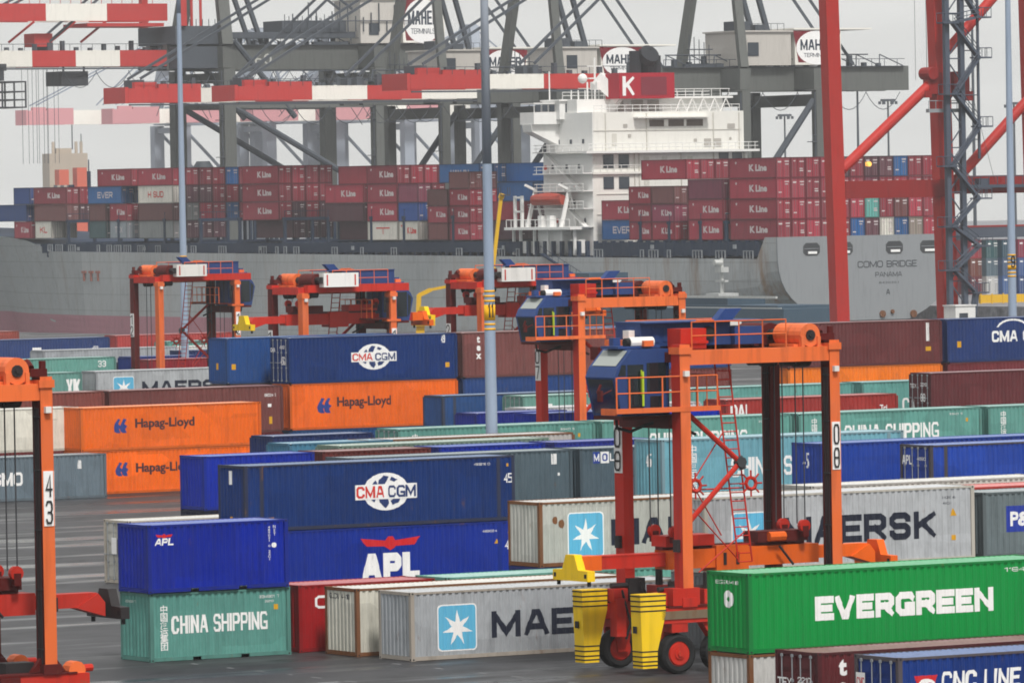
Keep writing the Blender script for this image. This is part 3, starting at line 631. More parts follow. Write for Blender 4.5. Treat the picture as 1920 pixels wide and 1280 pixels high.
# ---------------------------------------------------------------- straddle carriers
C_OR=paint('carrier_orange',(228,110,56),0.5,0.45,0.14)
C_RED=paint('carrier_red',(190,44,30),0.5,0.45,0.14)
C_DRED=paint('carrier_dark_red',(88,22,20),0.6,0.4,0.15)
C_SPO=paint('spreader_orange',(226,98,20),0.5,0.25,0.05)
C_YEL=paint('safety_yellow',(246,204,20),0.5,0.3,0.07)
C_BLU=paint('cab_blue',(46,70,124),0.45,0.3,0.04)
C_WHT=paint('carrier_white',(228,226,222),0.5,0.25,0.05)
TYRE=flat('tyre_rubber',(30,30,32),0.85)
GREASE=flat('greasy_machinery',(40,36,38),0.6)
HIVIS=flat('high_visibility_green',(178,206,40),0.7)
def carrier(p,q,flip,label,spread_z,number=None,spread_red=True,ends=('yellow','orange')):
    """B leg (front, near) at p,q; flip turns the machine round end for end"""
    ctr=yard(p,q)+E1*3.25+E2*2.0
    t=thing('straddle_carrier',label,'straddle carrier',ctr,TH+(math.pi if flip else 0),'straddle carriers working the container rows')
    def cb(mb,name,mats,parent=None,smooth=False):
        mb.v=[(x-3.25,y-2.0,z) for x,y,z in mb.v]
        return mb.build(name,mats,parent or t,smooth)
    U=6.5; V=4.0; top=11.9
    # legs
    legs=((0,0,top,C_OR,C_DRED),(U,0,top,C_RED,C_DRED),(0,V,11.3,C_OR,C_OR),(U,V,11.3,C_OR,C_OR)) if flip else ((0,0,top,C_OR,C_RED),(U,0,top,C_OR,C_DRED),(0,V,11.3,C_OR,C_RED),(U,V,11.3,C_OR,C_DRED))  # outer faces sun-faded orange; dark red also paints shade on inner faces
    lo=[]
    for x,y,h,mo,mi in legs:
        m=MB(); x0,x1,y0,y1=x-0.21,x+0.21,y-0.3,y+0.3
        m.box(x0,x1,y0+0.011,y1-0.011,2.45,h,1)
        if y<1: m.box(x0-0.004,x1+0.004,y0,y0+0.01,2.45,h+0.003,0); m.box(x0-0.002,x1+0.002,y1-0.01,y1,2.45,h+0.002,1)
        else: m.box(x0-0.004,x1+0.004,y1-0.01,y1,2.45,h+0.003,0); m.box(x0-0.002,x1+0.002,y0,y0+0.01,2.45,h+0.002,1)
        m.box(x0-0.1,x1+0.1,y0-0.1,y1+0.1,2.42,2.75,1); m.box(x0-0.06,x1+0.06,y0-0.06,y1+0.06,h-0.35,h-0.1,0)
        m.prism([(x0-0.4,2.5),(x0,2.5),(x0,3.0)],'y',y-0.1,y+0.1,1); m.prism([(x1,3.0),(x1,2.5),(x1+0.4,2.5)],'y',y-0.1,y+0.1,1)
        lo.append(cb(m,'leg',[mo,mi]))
    # number plates, stacked digits
    if number:
        for li,face in ((2,'front'),(1,'near'),(1,'rear'),(2,'far')):
            x,y=legs[li][0],legs[li][1]
            mb=MB()
            if face=='front': mb.box(x-0.24,x-0.2145,y-0.27,y+0.27,7.15,8.9)
            elif face=='rear': mb.box(x+0.2145,x+0.24,y-0.27,y+0.27,7.15,8.9)
            elif face=='far': mb.box(x-0.17,x+0.17,y+0.3035,y+0.33,7.15,8.9)
            else: mb.box(x-0.17,x+0.17,y-0.33,y-0.3005,7.15,8.9)
            pl=cb(mb,'number_plate',WHITE,lo[li])
            if number!='plain':
                if face=='front': mp=lambda a,b,d: Vector((x-0.2445-3.25+d-0.02,y-2.0+0.27-a,b))
                elif face=='rear': mp=lambda a,b,d: Vector((x+0.2445-3.25-d+0.02,y-2.0-0.27+a,b))
                elif face=='far': mp=lambda a,b,d: Vector((x+0.17-a-3.25,y+0.333-2.0-d+0.02,b))
                else: mp=lambda a,b,d: Vector((x-0.17+a-3.25,y-0.333-2.0+d-0.02,b))
                w=0.42 if face in ('front','rear') else 0.26
                ox=(0.54-w)/2 if face in ('front','rear') else 0.04
                for k,ch in enumerate(number):
                    decal('numeral',[T(ch,ox,8.08-k*0.86,w,0.74,BLACK,0.03,th=0.12)],lo[li],mp,0,True)
    # top frame
    m=MB(); 
    m.box(0.2101,U-0.2101,-0.26,0.26,11.15,11.68,0); m.box(-1.2,U-0.2101,V-0.26,V+0.26,11.32,11.8,1)
    m.box(U-0.6,U+0.2,0.2601,V-0.2601,11.2,11.65,1); m.box(-0.2,0.35,0.3001,V-0.2601,11.25,11.62,1); m.box(2.9,3.3,0.2601,V-0.2601,11.3,11.6,1)
    m.box(0.3,U-0.6,0.262,V-0.262,11.5,11.56,1)
    m.box(-0.9,-0.5,1.0,V-0.2602,11.84,12.05,0)
    cb(m,'top_frame',[C_OR,C_RED if flip else C_DRED])
    # rails along the deck edge
    m=MB()
    for y in (-0.24,V+0.24):
        xs=[0.35+i*1.02 for i in range(5)]
        for x in xs: m.tube((x,y,11.68),(x,y,12.72),0.026,5)
        for z in (12.2,12.7): m.tube((xs[0],y,z),(xs[-1],y,z),0.026,5)
    m.tube((0.55,-0.24,12.75),(1.3,-0.24,12.75),0.03,5)
    cb(m,'deck_railing',C_OR)
    # engine housings
    m=MB(); m.box(-0.5,3.4,1.9,3.6,11.8,12.65); m.box(3.4,4.6,1.6,3.5,11.8,12.45); m.box(-0.52,4.62,1.55,3.66,12.65,12.7)
    for i in range(6): m.box(0.0+i*0.5,0.3+i*0.5,1.88,1.8995,11.95,12.5)
    m.prism([(3.0,12.7),(3.7,12.7),(4.1,13.1),(3.4,13.1)],'y',2.2,2.6)
    eh=cb(m,'engine_housing',C_BLU)
    m=MB(); m.tube((2.4,1.75,12.25),(2.4,1.9,12.25),0.24,12); cb(m,'cooling_fan',BLACK,eh)
    m=MB(); m.box(0.35,1.45,0.5,1.4,11.7,12.45); m.box(0.3,1.5,0.45,0.499,11.9,12.0); cb(m,'control_cabinet',C_RED)
    # white cooler box on the far rail
    m=MB(); m.box(2.9,5.45,V+0.3,V+0.9,11.66,12.55,0)
    for x in (3.1,5.15): m.box(x,x+0.1,V+0.9005,V+0.91,11.75,12.45,1)
    cb(m,'cooler_box',[C_WHT,C_RED])
    # hoist drums at the rear
    for y0,y1,x in ((-0.15,1.7,U-0.95),(V-1.5,V+0.2,U-0.95)):
        m=MB(); m.tube((x,y0,12.1),(x,y1,12.1),0.43,18,0)
        m.tube((x,y0-0.05,12.1),(x,y0,12.1),0.2,10,1); m.tube((x,y0-0.09,12.1),(x,y0-0.051,12.1),0.08,8,1)
        m.tube((x,y1,12.1),(x,y1+0.6,12.1),0.22,10,1)
        m.box(x-0.42,x-0.28,y0-0.06,y0+0.12,11.5,12.05,0); m.box(x+0.28,x+0.42,y0-0.06,y0+0.12,11.5,12.05,0)
        m.box(x-0.6,x+0.7,y0+0.2,y1,11.68,11.78,0)
        cb(m,'hoist_drum',[C_OR if y0<1 else C_DRED,GREASE])
    m=MB(); m.box(U-0.45,U+0.15,-0.1,0.4,11.9,12.15); m.tube((U+0.05,0.05,12.15),(U+0.05,0.05,12.4),0.12,8); m.tube((U-0.3,0.2,12.15),(U-0.3,0.5,12.35),0.14,8)
    cb(m,'brake_unit',C_DRED)
    for y in (0.9,V-0.9):
        m=MB(); m.tube((U-1.0,y,11.2),(U-0.4,y,11.2),0.3,12); m.tube((U-1.55,y,11.15),(U-1.05,y,11.15),0.2,10); cb(m,'hoist_motor',GREASE)
    # driver platform and cab
    m=MB(); m.box(-2.95,1.5,-0.32,-0.2,9.48,9.66,0); m.box(-2.9,-0.35,-0.2,0.75,9.5,9.56,1); m.box(-0.35,1.5,-0.2,V+0.2,9.5,9.56,1); m.box(-2.95,-2.85,-0.2,0.75,9.42,9.655,0); m.box(-2.0,-0.36,0.751,2.8,9.2,9.34,1)
    m.box(-0.35,0.35,0.3001,V-0.3,8.85,9.35,1); m.box(-0.5,0.5,V-0.35,V+0.35,9.3505,9.49,0)
    cb(m,'driver_platform',[C_OR,C_DRED])
    m=MB()
    for x in (-2.9,-2.35,-0.95,0.55,1.4): m.tube((x,-0.26,9.66),(x,-0.26,10.78),0.03,5)
    for z in (10.2,10.76): m.tube((-2.9,-0.26,z),(1.4,-0.26,z),0.026,5)
    for k in range(7): m.tube((1.4,-0.26+k*0.7,9.56),(1.4,-0.26+k*0.7,10.78),0.026,5)
    for z in (10.2,10.76): m.tube((1.4,-0.26,z),(1.4,3.94,z),0.024,5)
    cb(m,'platform_railing',C_OR)
    y0,y1=0.75,2.75
    prof_=[(-2.05,9.35),(-0.05,9.35),(-0.05,11.75),(-1.6,11.75),(-2.2,11.1),(-2.36,10.75)]
    m=MB(); 
    m.prism(prof_,'y',y0,y1)
    cab=cb(m,'cab',C_BLU)
    m=MB(); m.prism([(-0.98,10.2),(-0.15,10.2),(-0.15,11.25),(-0.98,11.25)],'y',y0-0.012,y0-0.002); cb(m,'side_window',GLASS,cab)
    m=MB(); m.prism([(-1.8,9.6),(-1.12,9.6),(-1.12,11.2),(-1.8,11.2)],'y',y0-0.012,y0-0.002); cb(m,'cab_door_glass',GLASS,cab)
    m=MB(); m.prism([(-0.85,9.5),(-0.35,9.5),(-0.35,10.05),(-0.85,10.05)],'y',y0-0.012,y0-0.002); cb(m,'lower_window',GLASS,cab)
    m=MB(); m.prism([(-1.9,9.6),(-1.15,9.6),(-1.15,11.2),(-1.9,11.2)],'y',y1+0.002,y1+0.012); m.prism([(-2.1,9.8),(-1.96,9.6),(-1.96,11.1),(-2.25,10.85)],'y',y1+0.0021,y1+0.0121); cb(m,'side_window',GLASS,cab)
    m=MB(); m.prism([(-0.95,9.9),(-0.15,9.9),(-0.15,11.2),(-0.95,11.2)],'y',y1+0.002,y1+0.012); cb(m,'side_window',GLASS,cab)
    m=MB(); m.prism([(-2.2,10.8),(-1.87,10.8),(-1.87,11.2),(-2.05,11.2)],'y',y0-0.012,y0-0.002); cb(m,'quarter_window',GLASS,cab)
    # raked windscreen on the front faces
    m=MB()
    def front(z0,z1,xa,xb):
        m.poly([(xa-0.012,y0+0.16,z0),(xb-0.012,y0+0.16,z1),(xb-0.012,y1-0.16,z1),(xa-0.012,y1-0.16,z0)])
        m.poly([(xa-0.002,y0+0.16,z0),(xb-0.002,y0+0.16,z1),(xb-0.002,y1-0.16,z1),(xa-0.002,y1-0.16,z0)])
    front(9.43,10.68,-2.05-0.31*(0.08/1.4),-2.05-0.31*(1.33/1.4))
    cb(m,'windscreen',GLASS,cab)
    m=MB(); m.poly([(-2.16,y0+0.18,11.15),(-1.66,y0+0.18,11.69),(-1.66,y1-0.18,11.69),(-2.16,y1-0.18,11.15)]); m.v=[(x-0.015,y,z+0.015) for x,y,z in m.v]
    cb(m,'roof_window',glass('hazy_glass',(150,156,152)),cab)
    m=MB(); m.box(-1.25,-1.2,y0-0.05,y0-0.02,10.1,11.0); m.box(-1.27,-1.19,y0-0.16,y0-0.13,9.7,10.95); cb(m,'grab_rail',HIVIS,cab)
    m=MB(); m.box(-1.9,-0.1,1.2,2.4,11.77,11.86,0); m.tube((-1.35,1.35,11.98),(-0.35,1.35,11.98),0.2,12,1); m.tube((-1.52,1.35,11.98),(-1.351,1.35,11.98),0.17,12,2)
    m.box(-0.75,-0.1,2.3,2.7,12.1,12.4,1); m.box(-1.6,-1.3,2.0,2.3,11.86,12.15,0)
    cb(m,'roof_unit',[C_BLU,C_WHT,BLACK],cab)
    m=MB(); m.tube((-2.75,1.3,10.2),(-2.6,1.3,10.5),0.05,6); m.box(-2.95,-2.85,0.75,1.0,9.9,10.3); m.tube((-2.9,0.9,10.1),(-2.4,0.9,10.3),0.03,5); cb(m,'mirror',C_DRED,cab)
    # side beams, wheels
    for y in (0,V):
        m=MB(); m.box(-1.35,U+1.35,y-0.32,y+0.32,1.85,2.42,0); m.box(-0.9,U+0.9,y-0.36,y+0.36,2.42,2.47,1)
        for x in (1.6,3.2,4.6): m.box(x,x+0.7,y-0.5,y-0.3201,2.05,2.4,1)
        m.prism([(0.6,1.85),(1.9,1.85),(1.5,1.3),(1.0,1.3)],'y',y-0.2,y+0.2,0); m.prism([(4.6,1.85),(5.9,1.85),(5.5,1.3),(5.0,1.3)],'y',y-0.2,y+0.2,0)
        cb(m,'side_beam',[C_RED,C_DRED])
        for x in (-0.4,1.45,U-1.45,U+0.4):
            m=MB(); m.prism([(x-0.22,0.62),(x+0.22,0.62),(x+0.34,1.45),(x+0.26,1.9),(x-0.26,1.9),(x-0.34,1.45)],'y',y+0.3,y+0.42); m.prism([(x-0.22,0.62),(x+0.22,0.62),(x+0.34,1.45),(x+0.26,1.9),(x-0.26,1.9),(x-0.34,1.45)],'y',y-0.42,y-0.32) if y>0 else None
            m.box(x-0.34,x+0.34,y-0.3,y+0.3,1.52,1.85); cb(m,'wheel_fork',C_RED)
            m=MB(); prof2=[(0.46,-0.24),(0.62,-0.27),(0.71,-0.2),(0.73,0.0),(0.71,0.2),(0.62,0.27),(0.46,0.24)]
            nseg=22
            for i in range(nseg):
                a0=2*math.pi*i/nseg; a1=2*math.pi*(i+1)/nseg
                for (r0,c0),(r1,c1) in zip(prof2,prof2[1:]+prof2[:1]):
                    m.poly([(x+r0*math.cos(a0),y+c0,0.735+r0*math.sin(a0)),(x+r1*math.cos(a0),y+c1,0.735+r1*math.sin(a0)),(x+r1*math.cos(a1),y+c1,0.735+r1*math.sin(a1)),(x+r0*math.cos(a1),y+c0,0.735+r0*math.sin(a1))])
            wh=cb(m,'wheel',TYRE)
            m=MB(); m.tube((x,y-0.2,0.735),(x,y+0.2,0.735),0.458,20); m.tube((x,y-0.25,0.735),(x,y-0.2,0.735),0.4,20,r2=0.43); m.tube((x,y-0.29,0.735),(x,y-0.25,0.735),0.2,12); m.tube((x,y-0.34,0.735),(x,y-0.29,0.735),0.1,8)
            cb(m,'rim',C_RED,wh)
        for sgn,xe in ((-1,-1.02),(1,U+1.02)):     # yellow bumper shields with black bands
            m=MB(); X=lambda d: xe+sgn*d
            out=[(1.1,2.95),(0.0,2.95),(0.02,2.2),(0.38,0.9),(0.4,0.28),(1.02,0.28)]
            pts=[(X(a),b) for a,b in out]
            if sgn>0: pts=pts[::-1]
            m.prism(pts,'y',y-0.36,y+0.3,0)
            def width(z):
                return 0.0 if z>2.2 else 0.02+(2.2-z)/1.3*0.36 if z>0.9 else 0.39
            for z in (2.86,2.68,2.50,2.32,0.86,0.68,0.50,0.36):
                a,b=sorted((X(1.1-0.08*(2.95-z)/2.67+0.012),X(width(z)-0.012)))
                m.box(a,b,y-0.366,y+0.306,z,z+0.05,1)
            if sgn>0:
                m=MB(); m.tube((U+0.95,y-0.25,2.5),(U+0.95,y+0.25,2.5),0.3,12,0); m.tube((U+1.24,y,2.55),(U+1.6,y,2.55),0.12,8,1)
                cb(m,'rear_fender',[C_OR,C_RED]); continue
            m.box(min(X(1.105),X(1.14)),max(X(1.105),X(1.14)),y-0.12,y+0.1,1.55,1.8,1)
            cb(m,'wheel_guard',[C_YEL,BLACK])
    m=MB(); m.box(0.4,1.5,0.5,1.2,2.0,2.6,1); m.tube((0.8,0.8,2.85),(2.2,0.8,2.85),0.28,10,1); m.tube((2.2,0.8,2.9),(3.2,0.8,2.9),0.05,6,2); m.box(-0.7,0.45,-0.35,0.55,2.48,3.1,0)
    cb(m,'drive_unit',[C_RED,GREASE,GALV])
    m=MB(); m.box(5.2,6.2,0.33,1.0,2.0,2.8,0); cb(m,'hydraulic_tank',GREASE)
    m=MB(); m.box(-0.9,-0.5,3.2,3.67,1.2,2.6,0); cb(m,'step_frame',C_RED)
    for y in (0.05,3.3):
        m=MB(); m.box(-0.95,-0.35,y,y+0.6,2.48,2.95,0); m.box(-0.2,0.5,y+0.15,y+0.75,2.48,3.3,1); m.tube((-0.9,y+0.3,3.05),(0.4,y+0.3,3.05),0.1,8,1); m.box(0.9,1.5,y,y+0.7,2.48,3.0,0); m.tube((1.2,y+0.3,3.0),(1.2,y+0.3,3.6),0.14,8,1); m.path([(-0.6,y,2.9),(-0.5,y-0.1,2.3),(-0.3,y-0.08,1.7),(-0.45,y,1.1)],0.05,5,1); m.path([(0.2,y,3.2),(0.5,y-0.08,2.5),(1.0,y-0.08,2.0),(1.3,y,1.4)],0.045,5,1); cb(m,'hydraulic_block',[C_RED,GREASE])
    m=MB(); m.box(-1.2,1.9,-0.36,-0.33,2.0,2.3); cb(m,'dirt_plate',paint('dirty_plate',(120,104,84),0.7,0.5,0.5))
    # folding cable arm, ladder with reels
    m=MB(); m.tube((0.35,0.15,9.4),(2.6,0.15,7.55),0.1,7,0); m.tube((2.6,0.15,7.55),(0.3,0.15,5.4),0.1,7,0); m.tube((2.6,0.0,7.55),(2.6,0.3,7.55),0.2,8,1); m.tube((2.55,0.15,7.75),(2.72,0.15,7.3),0.13,6,1)
    cb(m,'cable_arm',[C_RED,STEEL])
    m=MB()
    for x in (1.75,2.35): m.tube((x,0.45,11.2),(x+0.9,0.45,3.9),0.035,5)
    for k in range(24):
        f=k/23.0; m.tube((1.75+0.9*f,0.45,11.2-7.3*f),(2.35+0.9*f,0.45,11.2-7.3*f),0.022,4)
    for a,b in (((0.25,0.4,6.6),(2.9,0.4,6.6)),((0.3,0.4,7.4),(1.9,0.4,4.9)),((0.7,0.4,5.9),(2.6,0.4,4.0)),((2.9,0.4,5.0),(0.9,0.4,3.6)),((2.0,0.4,8.6),(0.7,0.4,6.9))): m.tube(a,b,0.028,4)
    cb(m,'ladder',C_RED)
    for x in (0.75,3.15):
        m=MB()
        for k in range(8):
            a=math.pi*k/4; a2=a+math.pi/4
            m.tube((x+0.2*math.cos(a),0.3,6.75+0.2*math.sin(a)),(x+0.48*math.cos(a),0.3,6.75+0.48*math.sin(a)),0.035,5)
            m.tube((x+0.22*math.cos(a),0.3,6.75+0.22*math.sin(a)),(x+0.22*math.cos(a2),0.3,6.75+0.22*math.sin(a2)),0.07,5)
        cb(m,'cable_reel',C_RED)
    # spreader and hoist ropes
    z=spread_z; SPM=C_RED if spread_red else C_SPO
    m=MB(); m.box(0.3,6.9,1.55,2.45,z-0.08,z+0.62,0); m.box(2.35,3.75,1.45,2.55,z-0.25,z+0.72,0)
    m.box(2.65,2.78,1.43,1.449,z,z+0.45,1); m.box(3.2,3.33,1.43,1.449,z,z+0.45,1)
    sp=cb(m,'spreader',[C_SPO if not spread_red else C_RED,GREASE])
    m=MB(); m.box(-2.9,1.0,1.7,2.3,z+0.04,z+0.5,0); m.box(-2.9,1.0,1.68,2.32,z+0.5,z+0.54,0); m.box(-3.3,-2.5,1.6,2.4,z+0.02,z+0.55,1); cb(m,'telescopic_beam',[C_RED,C_SPO],sp)
    m=MB(); m.box(5.8,9.2,1.7,2.3,z+0.06,z+0.52,0); m.prism([(8.4,z+0.06),(9.45,z-0.25),(9.45,z+0.2),(9.2,z+0.5)],'y',1.6,2.4,0); cb(m,'telescopic_beam',[SPM],sp)
    EC={'yellow':C_YEL,'orange':C_SPO,'black':GREASE}
    for x,cm in ((-3.45,EC[ends[0]]),(9.75,EC[ends[1]])):
        m=MB(); m.prism([(0.8,z-0.32),(3.2,z-0.32),(3.2,z+0.06),(2.55,z+0.08),(2.3,z+0.62),(1.7,z+0.62),(1.45,z+0.08),(0.8,z+0.06)],'x',x-0.16,x+0.16,0)
        for y in (0.95,3.05): m.tube((x,y,z-0.5),(x,y,z-0.32),0.07,6,1); m.box(x-0.165,x+0.165,y-0.08,y+0.08,z-0.2,z-0.05,1)
        cb(m,'end_beam',[cm,BLACK],sp)
    m=MB(); m.box(0.2,2.3,1.5,2.5,z+0.75,z+1.15,0); m.box(4.2,6.4,1.5,2.5,z+0.75,z+1.15,1); m.box(0.2,6.4,1.75,2.25,z+0.63,z+0.76,1)
    for x in (0.45,6.1):
        for y in (1.3,2.7): m.tube((x,y-0.1,z+1.3),(x,y+0.1,z+1.3),0.23,14,0); m.box(x-0.12,x+0.12,y-0.14,y+0.14,z+0.9,z+1.3,1)
    m.tube((4.6,1.4,z+0.95),(5.3,1.4,z+0.95),0.18,8,2); m.tube((5.0,1.3,z+0.6),(5.6,1.3,z-0.1),0.05,5,3)
    cb(m,'headblock',[C_RED,C_DRED,C_SPO,GREASE],sp)
    for x in (0.3,0.65,5.8,6.15):
        for y in (1.3,2.7): m=MB(); m.tube((x,y,z+1.4),(x,y,11.25),0.028,4); cb(m,'hoist_rope',STEEL)
    # pipes, boxes and work lights on the legs
    for li,(x,y) in enumerate(((0,0),(U,0),(0,V),(U,V))):
        m=MB(); sx=1 if x<1 else -1
        for k in range(3): m.tube((x+sx*0.25,y-0.18+0.12*k,2.7),(x+sx*0.25,y-0.18+0.12*k,10.9),0.025,4)
        for zz in (3.2,5.1,7.0,8.9,10.6): m.box(min(x+sx*0.2141,x+sx*0.285),max(x+sx*0.2141,x+sx*0.285),y-0.24,y+0.12,zz,zz+0.05)
        cb(m,'hydraulic_pipes',GREASE,lo[li])
        m=MB(); a,b_=sorted((x-sx*0.2145,x-sx*0.36)); m.box(a,b_,y-0.14,y+0.14,4.4,4.85); cb(m,'junction_box',GREASE,lo[li])
        m=MB(); oy=-0.305 if y<1 else 0.305; a,b_=sorted((y+oy,y+oy*1.5)); m.box(x-0.1,x+0.1,a,b_,10.75,10.95); cb(m,'work_light',C_WHT,lo[li])
    m=MB()
    pts=[(-1.8,1.6,9.35),(-1.75,1.6,8.9),(-1.2,1.6,8.75),(-0.6,1.6,8.95),(0.1,1.0,9.2),(0.6,0.8,8.8),(1.0,0.6,8.6)]
    m.path(pts,0.06,5); m.path([(0.6,0.9,9.3),(0.75,0.8,8.5),(0.3,0.8,8.0)],0.05,5)
    cb(m,'hanging_cable',BLACK)
    return t
def B_from(px_p,q): return px_p,q
carrier(126.4,199.1,False,'orange straddle carrier with yellow wheel guards and blue cab, nearest to the camera',3.75,'08',spread_red=False)
carrier(185.6,302.6,False,'orange straddle carrier with blue cab behind the nearest one, cab beside the light pole',3.2,'07')
carrier(227.9,431.5,True,'orange straddle carrier standing alone at left with no spreader in view, farthest away',1.2,'12',ends=('orange','orange'))
carrier(202.9,364.5,True,'orange straddle carrier over the navy globe box, its red spreader ending in yellow at left',9.3,'15',ends=('orange','yellow'))
carrier(218.8,368.9,True,'orange straddle carrier just behind the tall light pole with a white cooler box',9.5,'21',ends=('orange','yellow'))
carrier(87.3,185.7,False,'orange straddle carrier cut off by the photo edge, number 43 on its leg',4.3,'43',ends=('yellow','black'))
# ---------------------------------------------------------------- the moored container ship (local: x toward the bow, y toward port, z up)
SHIP_O=Vector((37.578,917.825,0)); SHIP_RZ=math.pi-1.0309
def hull_paint():
    m=paint('hull_grey',(166,170,172),0.6,0.35,0.10,streak=1.2); nt=m.node_tree; L=nt.links; b=nt.nodes['Principled BSDF']
    src=b.inputs['Base Color'].links[0].from_socket
    tc=N(nt,'ShaderNodeTexCoord'); sp_=N(nt,'ShaderNodeSeparateXYZ'); L.new(tc.outputs['Object'],sp_.inputs[0])
    def seam(sock,step,w):
        d=N(nt,'ShaderNodeMath',operation='MODULO'); d.inputs[1].default_value=step; L.new(sock,d.inputs[0])
        a=N(nt,'ShaderNodeMath',operation='LESS_THAN'); a.inputs[1].default_value=w; L.new(d.outputs[0],a.inputs[0]); return a.outputs[0]
    off=N(nt,'ShaderNodeMath',operation='ADD'); off.inputs[1].default_value=20.0; L.new(sp_.outputs[2],off.inputs[0])
    mxs=N(nt,'ShaderNodeMath',operation='MAXIMUM'); L.new(seam(sp_.outputs[0],11.0,0.14),mxs.inputs[0]); L.new(seam(off.outputs[0],2.7,0.12),mxs.inputs[1])
    sc=N(nt,'ShaderNodeMath',operation='MULTIPLY'); sc.inputs[1].default_value=0.38; L.new(mxs.outputs[0],sc.inputs[0])
    m1=N(nt,'ShaderNodeMix',data_type='RGBA'); m1.inputs['B'].default_value=(0.12,0.12,0.12,1); L.new(sc.outputs[0],m1.inputs['Factor']); L.new(src,m1.inputs['A'])
    mp=N(nt,'ShaderNodeMapping'); mp.inputs['Scale'].default_value=(0.42,0.42,0.05); L.new(tc.outputs['Object'],mp.inputs['Vector'])
    n=N(nt,'ShaderNodeTexNoise'); n.inputs['Scale'].default_value=1.0; n.inputs['Detail'].default_value=6; n.inputs['Roughness'].default_value=0.7; L.new(mp.outputs[0],n.inputs['Vector'])
    r=N(nt,'ShaderNodeMapRange'); r.inputs[1].default_value=0.50; r.inputs[2].default_value=0.68; r.inputs[4].default_value=0.85; L.new(n.outputs[0],r.inputs[0])
    fx=N(nt,'ShaderNodeMapRange'); fx.inputs[1].default_value=75.0; fx.inputs[2].default_value=0.0; fx.inputs[3].default_value=0.22; fx.inputs[4].default_value=1.0; L.new(sp_.outputs[0],fx.inputs[0])
    mu=N(nt,'ShaderNodeMath',operation='MULTIPLY'); L.new(r.outputs[0],mu.inputs[0]); L.new(fx.outputs[0],mu.inputs[1])
    m2=N(nt,'ShaderNodeMix',data_type='RGBA'); m2.inputs['B'].default_value=(0.22,0.135,0.075,1); L.new(mu.outputs[0],m2.inputs['Factor']); L.new(m1.outputs['Result'],m2.inputs['A'])
    L.new(m2.outputs['Result'],b.inputs['Base Color']); return m
HULL=hull_paint()
HULLT=paint('transom_grey',(138,142,146),0.6,0.2,0.0)  # hull grey darkened here to offset the stronger light on the stern
BOOT=paint('boot_topping',(180,126,138),0.7,0.4,0.1)  # red lightened to pink, distance haze put into the colour
DECKD=paint('dark_deck_gear',(40,54,76),0.7,0.3,0.10)
SWHITE=paint('ship_white',(228,228,226),0.5,0.12,0.02)
SCREAM=paint('ship_cream',(228,227,221),0.5,0.15,0.04)
KRED=paint('kline_red',(156,40,62),0.55,0.25,0.0)
ship=thing('container_ship','grey hulled container ship with white bridge block moored behind the yard, loaded with red boxes','ship',SHIP_O,SHIP_RZ)
LB=287.0; HB=16.1; YC=-15.0
def half(f,zf):
    """half breadth along the length f (0 stern, 1 bow) and height zf (0 keel line, 1 deck)"""
    b=1.0
    if f>0.70:
        t=(f-0.70)/0.30
        deck=1-t**2.6*0.97; wl=max(0.0,1-(t*1.22)**1.55)
        k=zf**1.3; b=wl*(1-k)+deck*k
    if f<0.14:
        t=1-f/0.14
        k=1-(1-zf)**2.6
        b=1-t*(0.06+0.5*(1-k)**1.5)
    return max(0.012,b)*HB
def deckz(f):
    x=f*LB
    if x<4: return 10.6
    if x<4.5: return 10.6-(x-4)/0.5*3.0
    if x>236: return 10.9+(x-236)/51*2.2
    if x>226: return 8.9+(x-226)/10*2.0
    return 7.55+(x-4.5)/221.5*1.35
def keel(f):
    if f<0.14: return -9.0+(1-f/0.14)**0.9*7.6
    return -9.0
fs=[0,0.004,0.010,0.0152,0.0172,0.03,0.05,0.075,0.1,0.14,0.25,0.4,0.55,0.70,0.74,0.78,0.82,0.846,0.866,0.884,0.905,0.925,0.945,0.965,0.98,0.992,1.0]
zs=[0,0.05,0.11,0.18,0.27,0.37,0.48,0.6,0.72,0.83,0.92,1.0]
hm=MB(); ring=[]
for f in fs:
    row=[]
    for sgn in (1,-1):
        pts=[]
        for zf in zs:
            z=keel(f)+(deckz(f)-keel(f))*zf
            rake=max(0,(f-0.85)/0.15)*(zf-1)*9.0
            pts.append((f*LB+rake,YC+sgn*half(f,zf),z))
        row.append(pts)
    ring.append(row)
for i in range(len(fs)-1):
    for s_ in (0,1):
        for j in range(len(zs)-1):
            a,b,c,d=ring[i][s_][j],ring[i+1][s_][j],ring[i+1][s_][j+1],ring[i][s_][j+1]
            mm=0 if max(a[2],b[2],c[2],d[2])>0 else 0
            hm.poly([a,b,c,d],mm)
    hm.poly([ring[i][0][-1],ring[i+1][0][-1],ring[i+1][1][-1],ring[i][1][-1]],2)
    hm.poly([ring[i][0][0],ring[i+1][0][0],ring[i+1][1][0],ring[i][1][0]],0)
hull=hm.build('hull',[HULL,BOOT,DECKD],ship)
for p_ in hull.data.polygons: p_.use_smooth = p_.material_index==0 and p_.center.x>1.5 and abs(p_.normal.z)<0.95
# boot topping: a sleeve just outside the lower hull plates toward the bow
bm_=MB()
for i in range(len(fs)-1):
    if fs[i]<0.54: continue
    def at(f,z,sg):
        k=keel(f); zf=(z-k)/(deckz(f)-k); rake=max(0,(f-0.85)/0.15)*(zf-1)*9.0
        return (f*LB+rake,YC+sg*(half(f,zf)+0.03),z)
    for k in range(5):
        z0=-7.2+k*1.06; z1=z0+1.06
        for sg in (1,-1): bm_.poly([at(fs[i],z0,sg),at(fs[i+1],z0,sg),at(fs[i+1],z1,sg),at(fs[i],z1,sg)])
bm_.build('boot_topping',BOOT,ship)
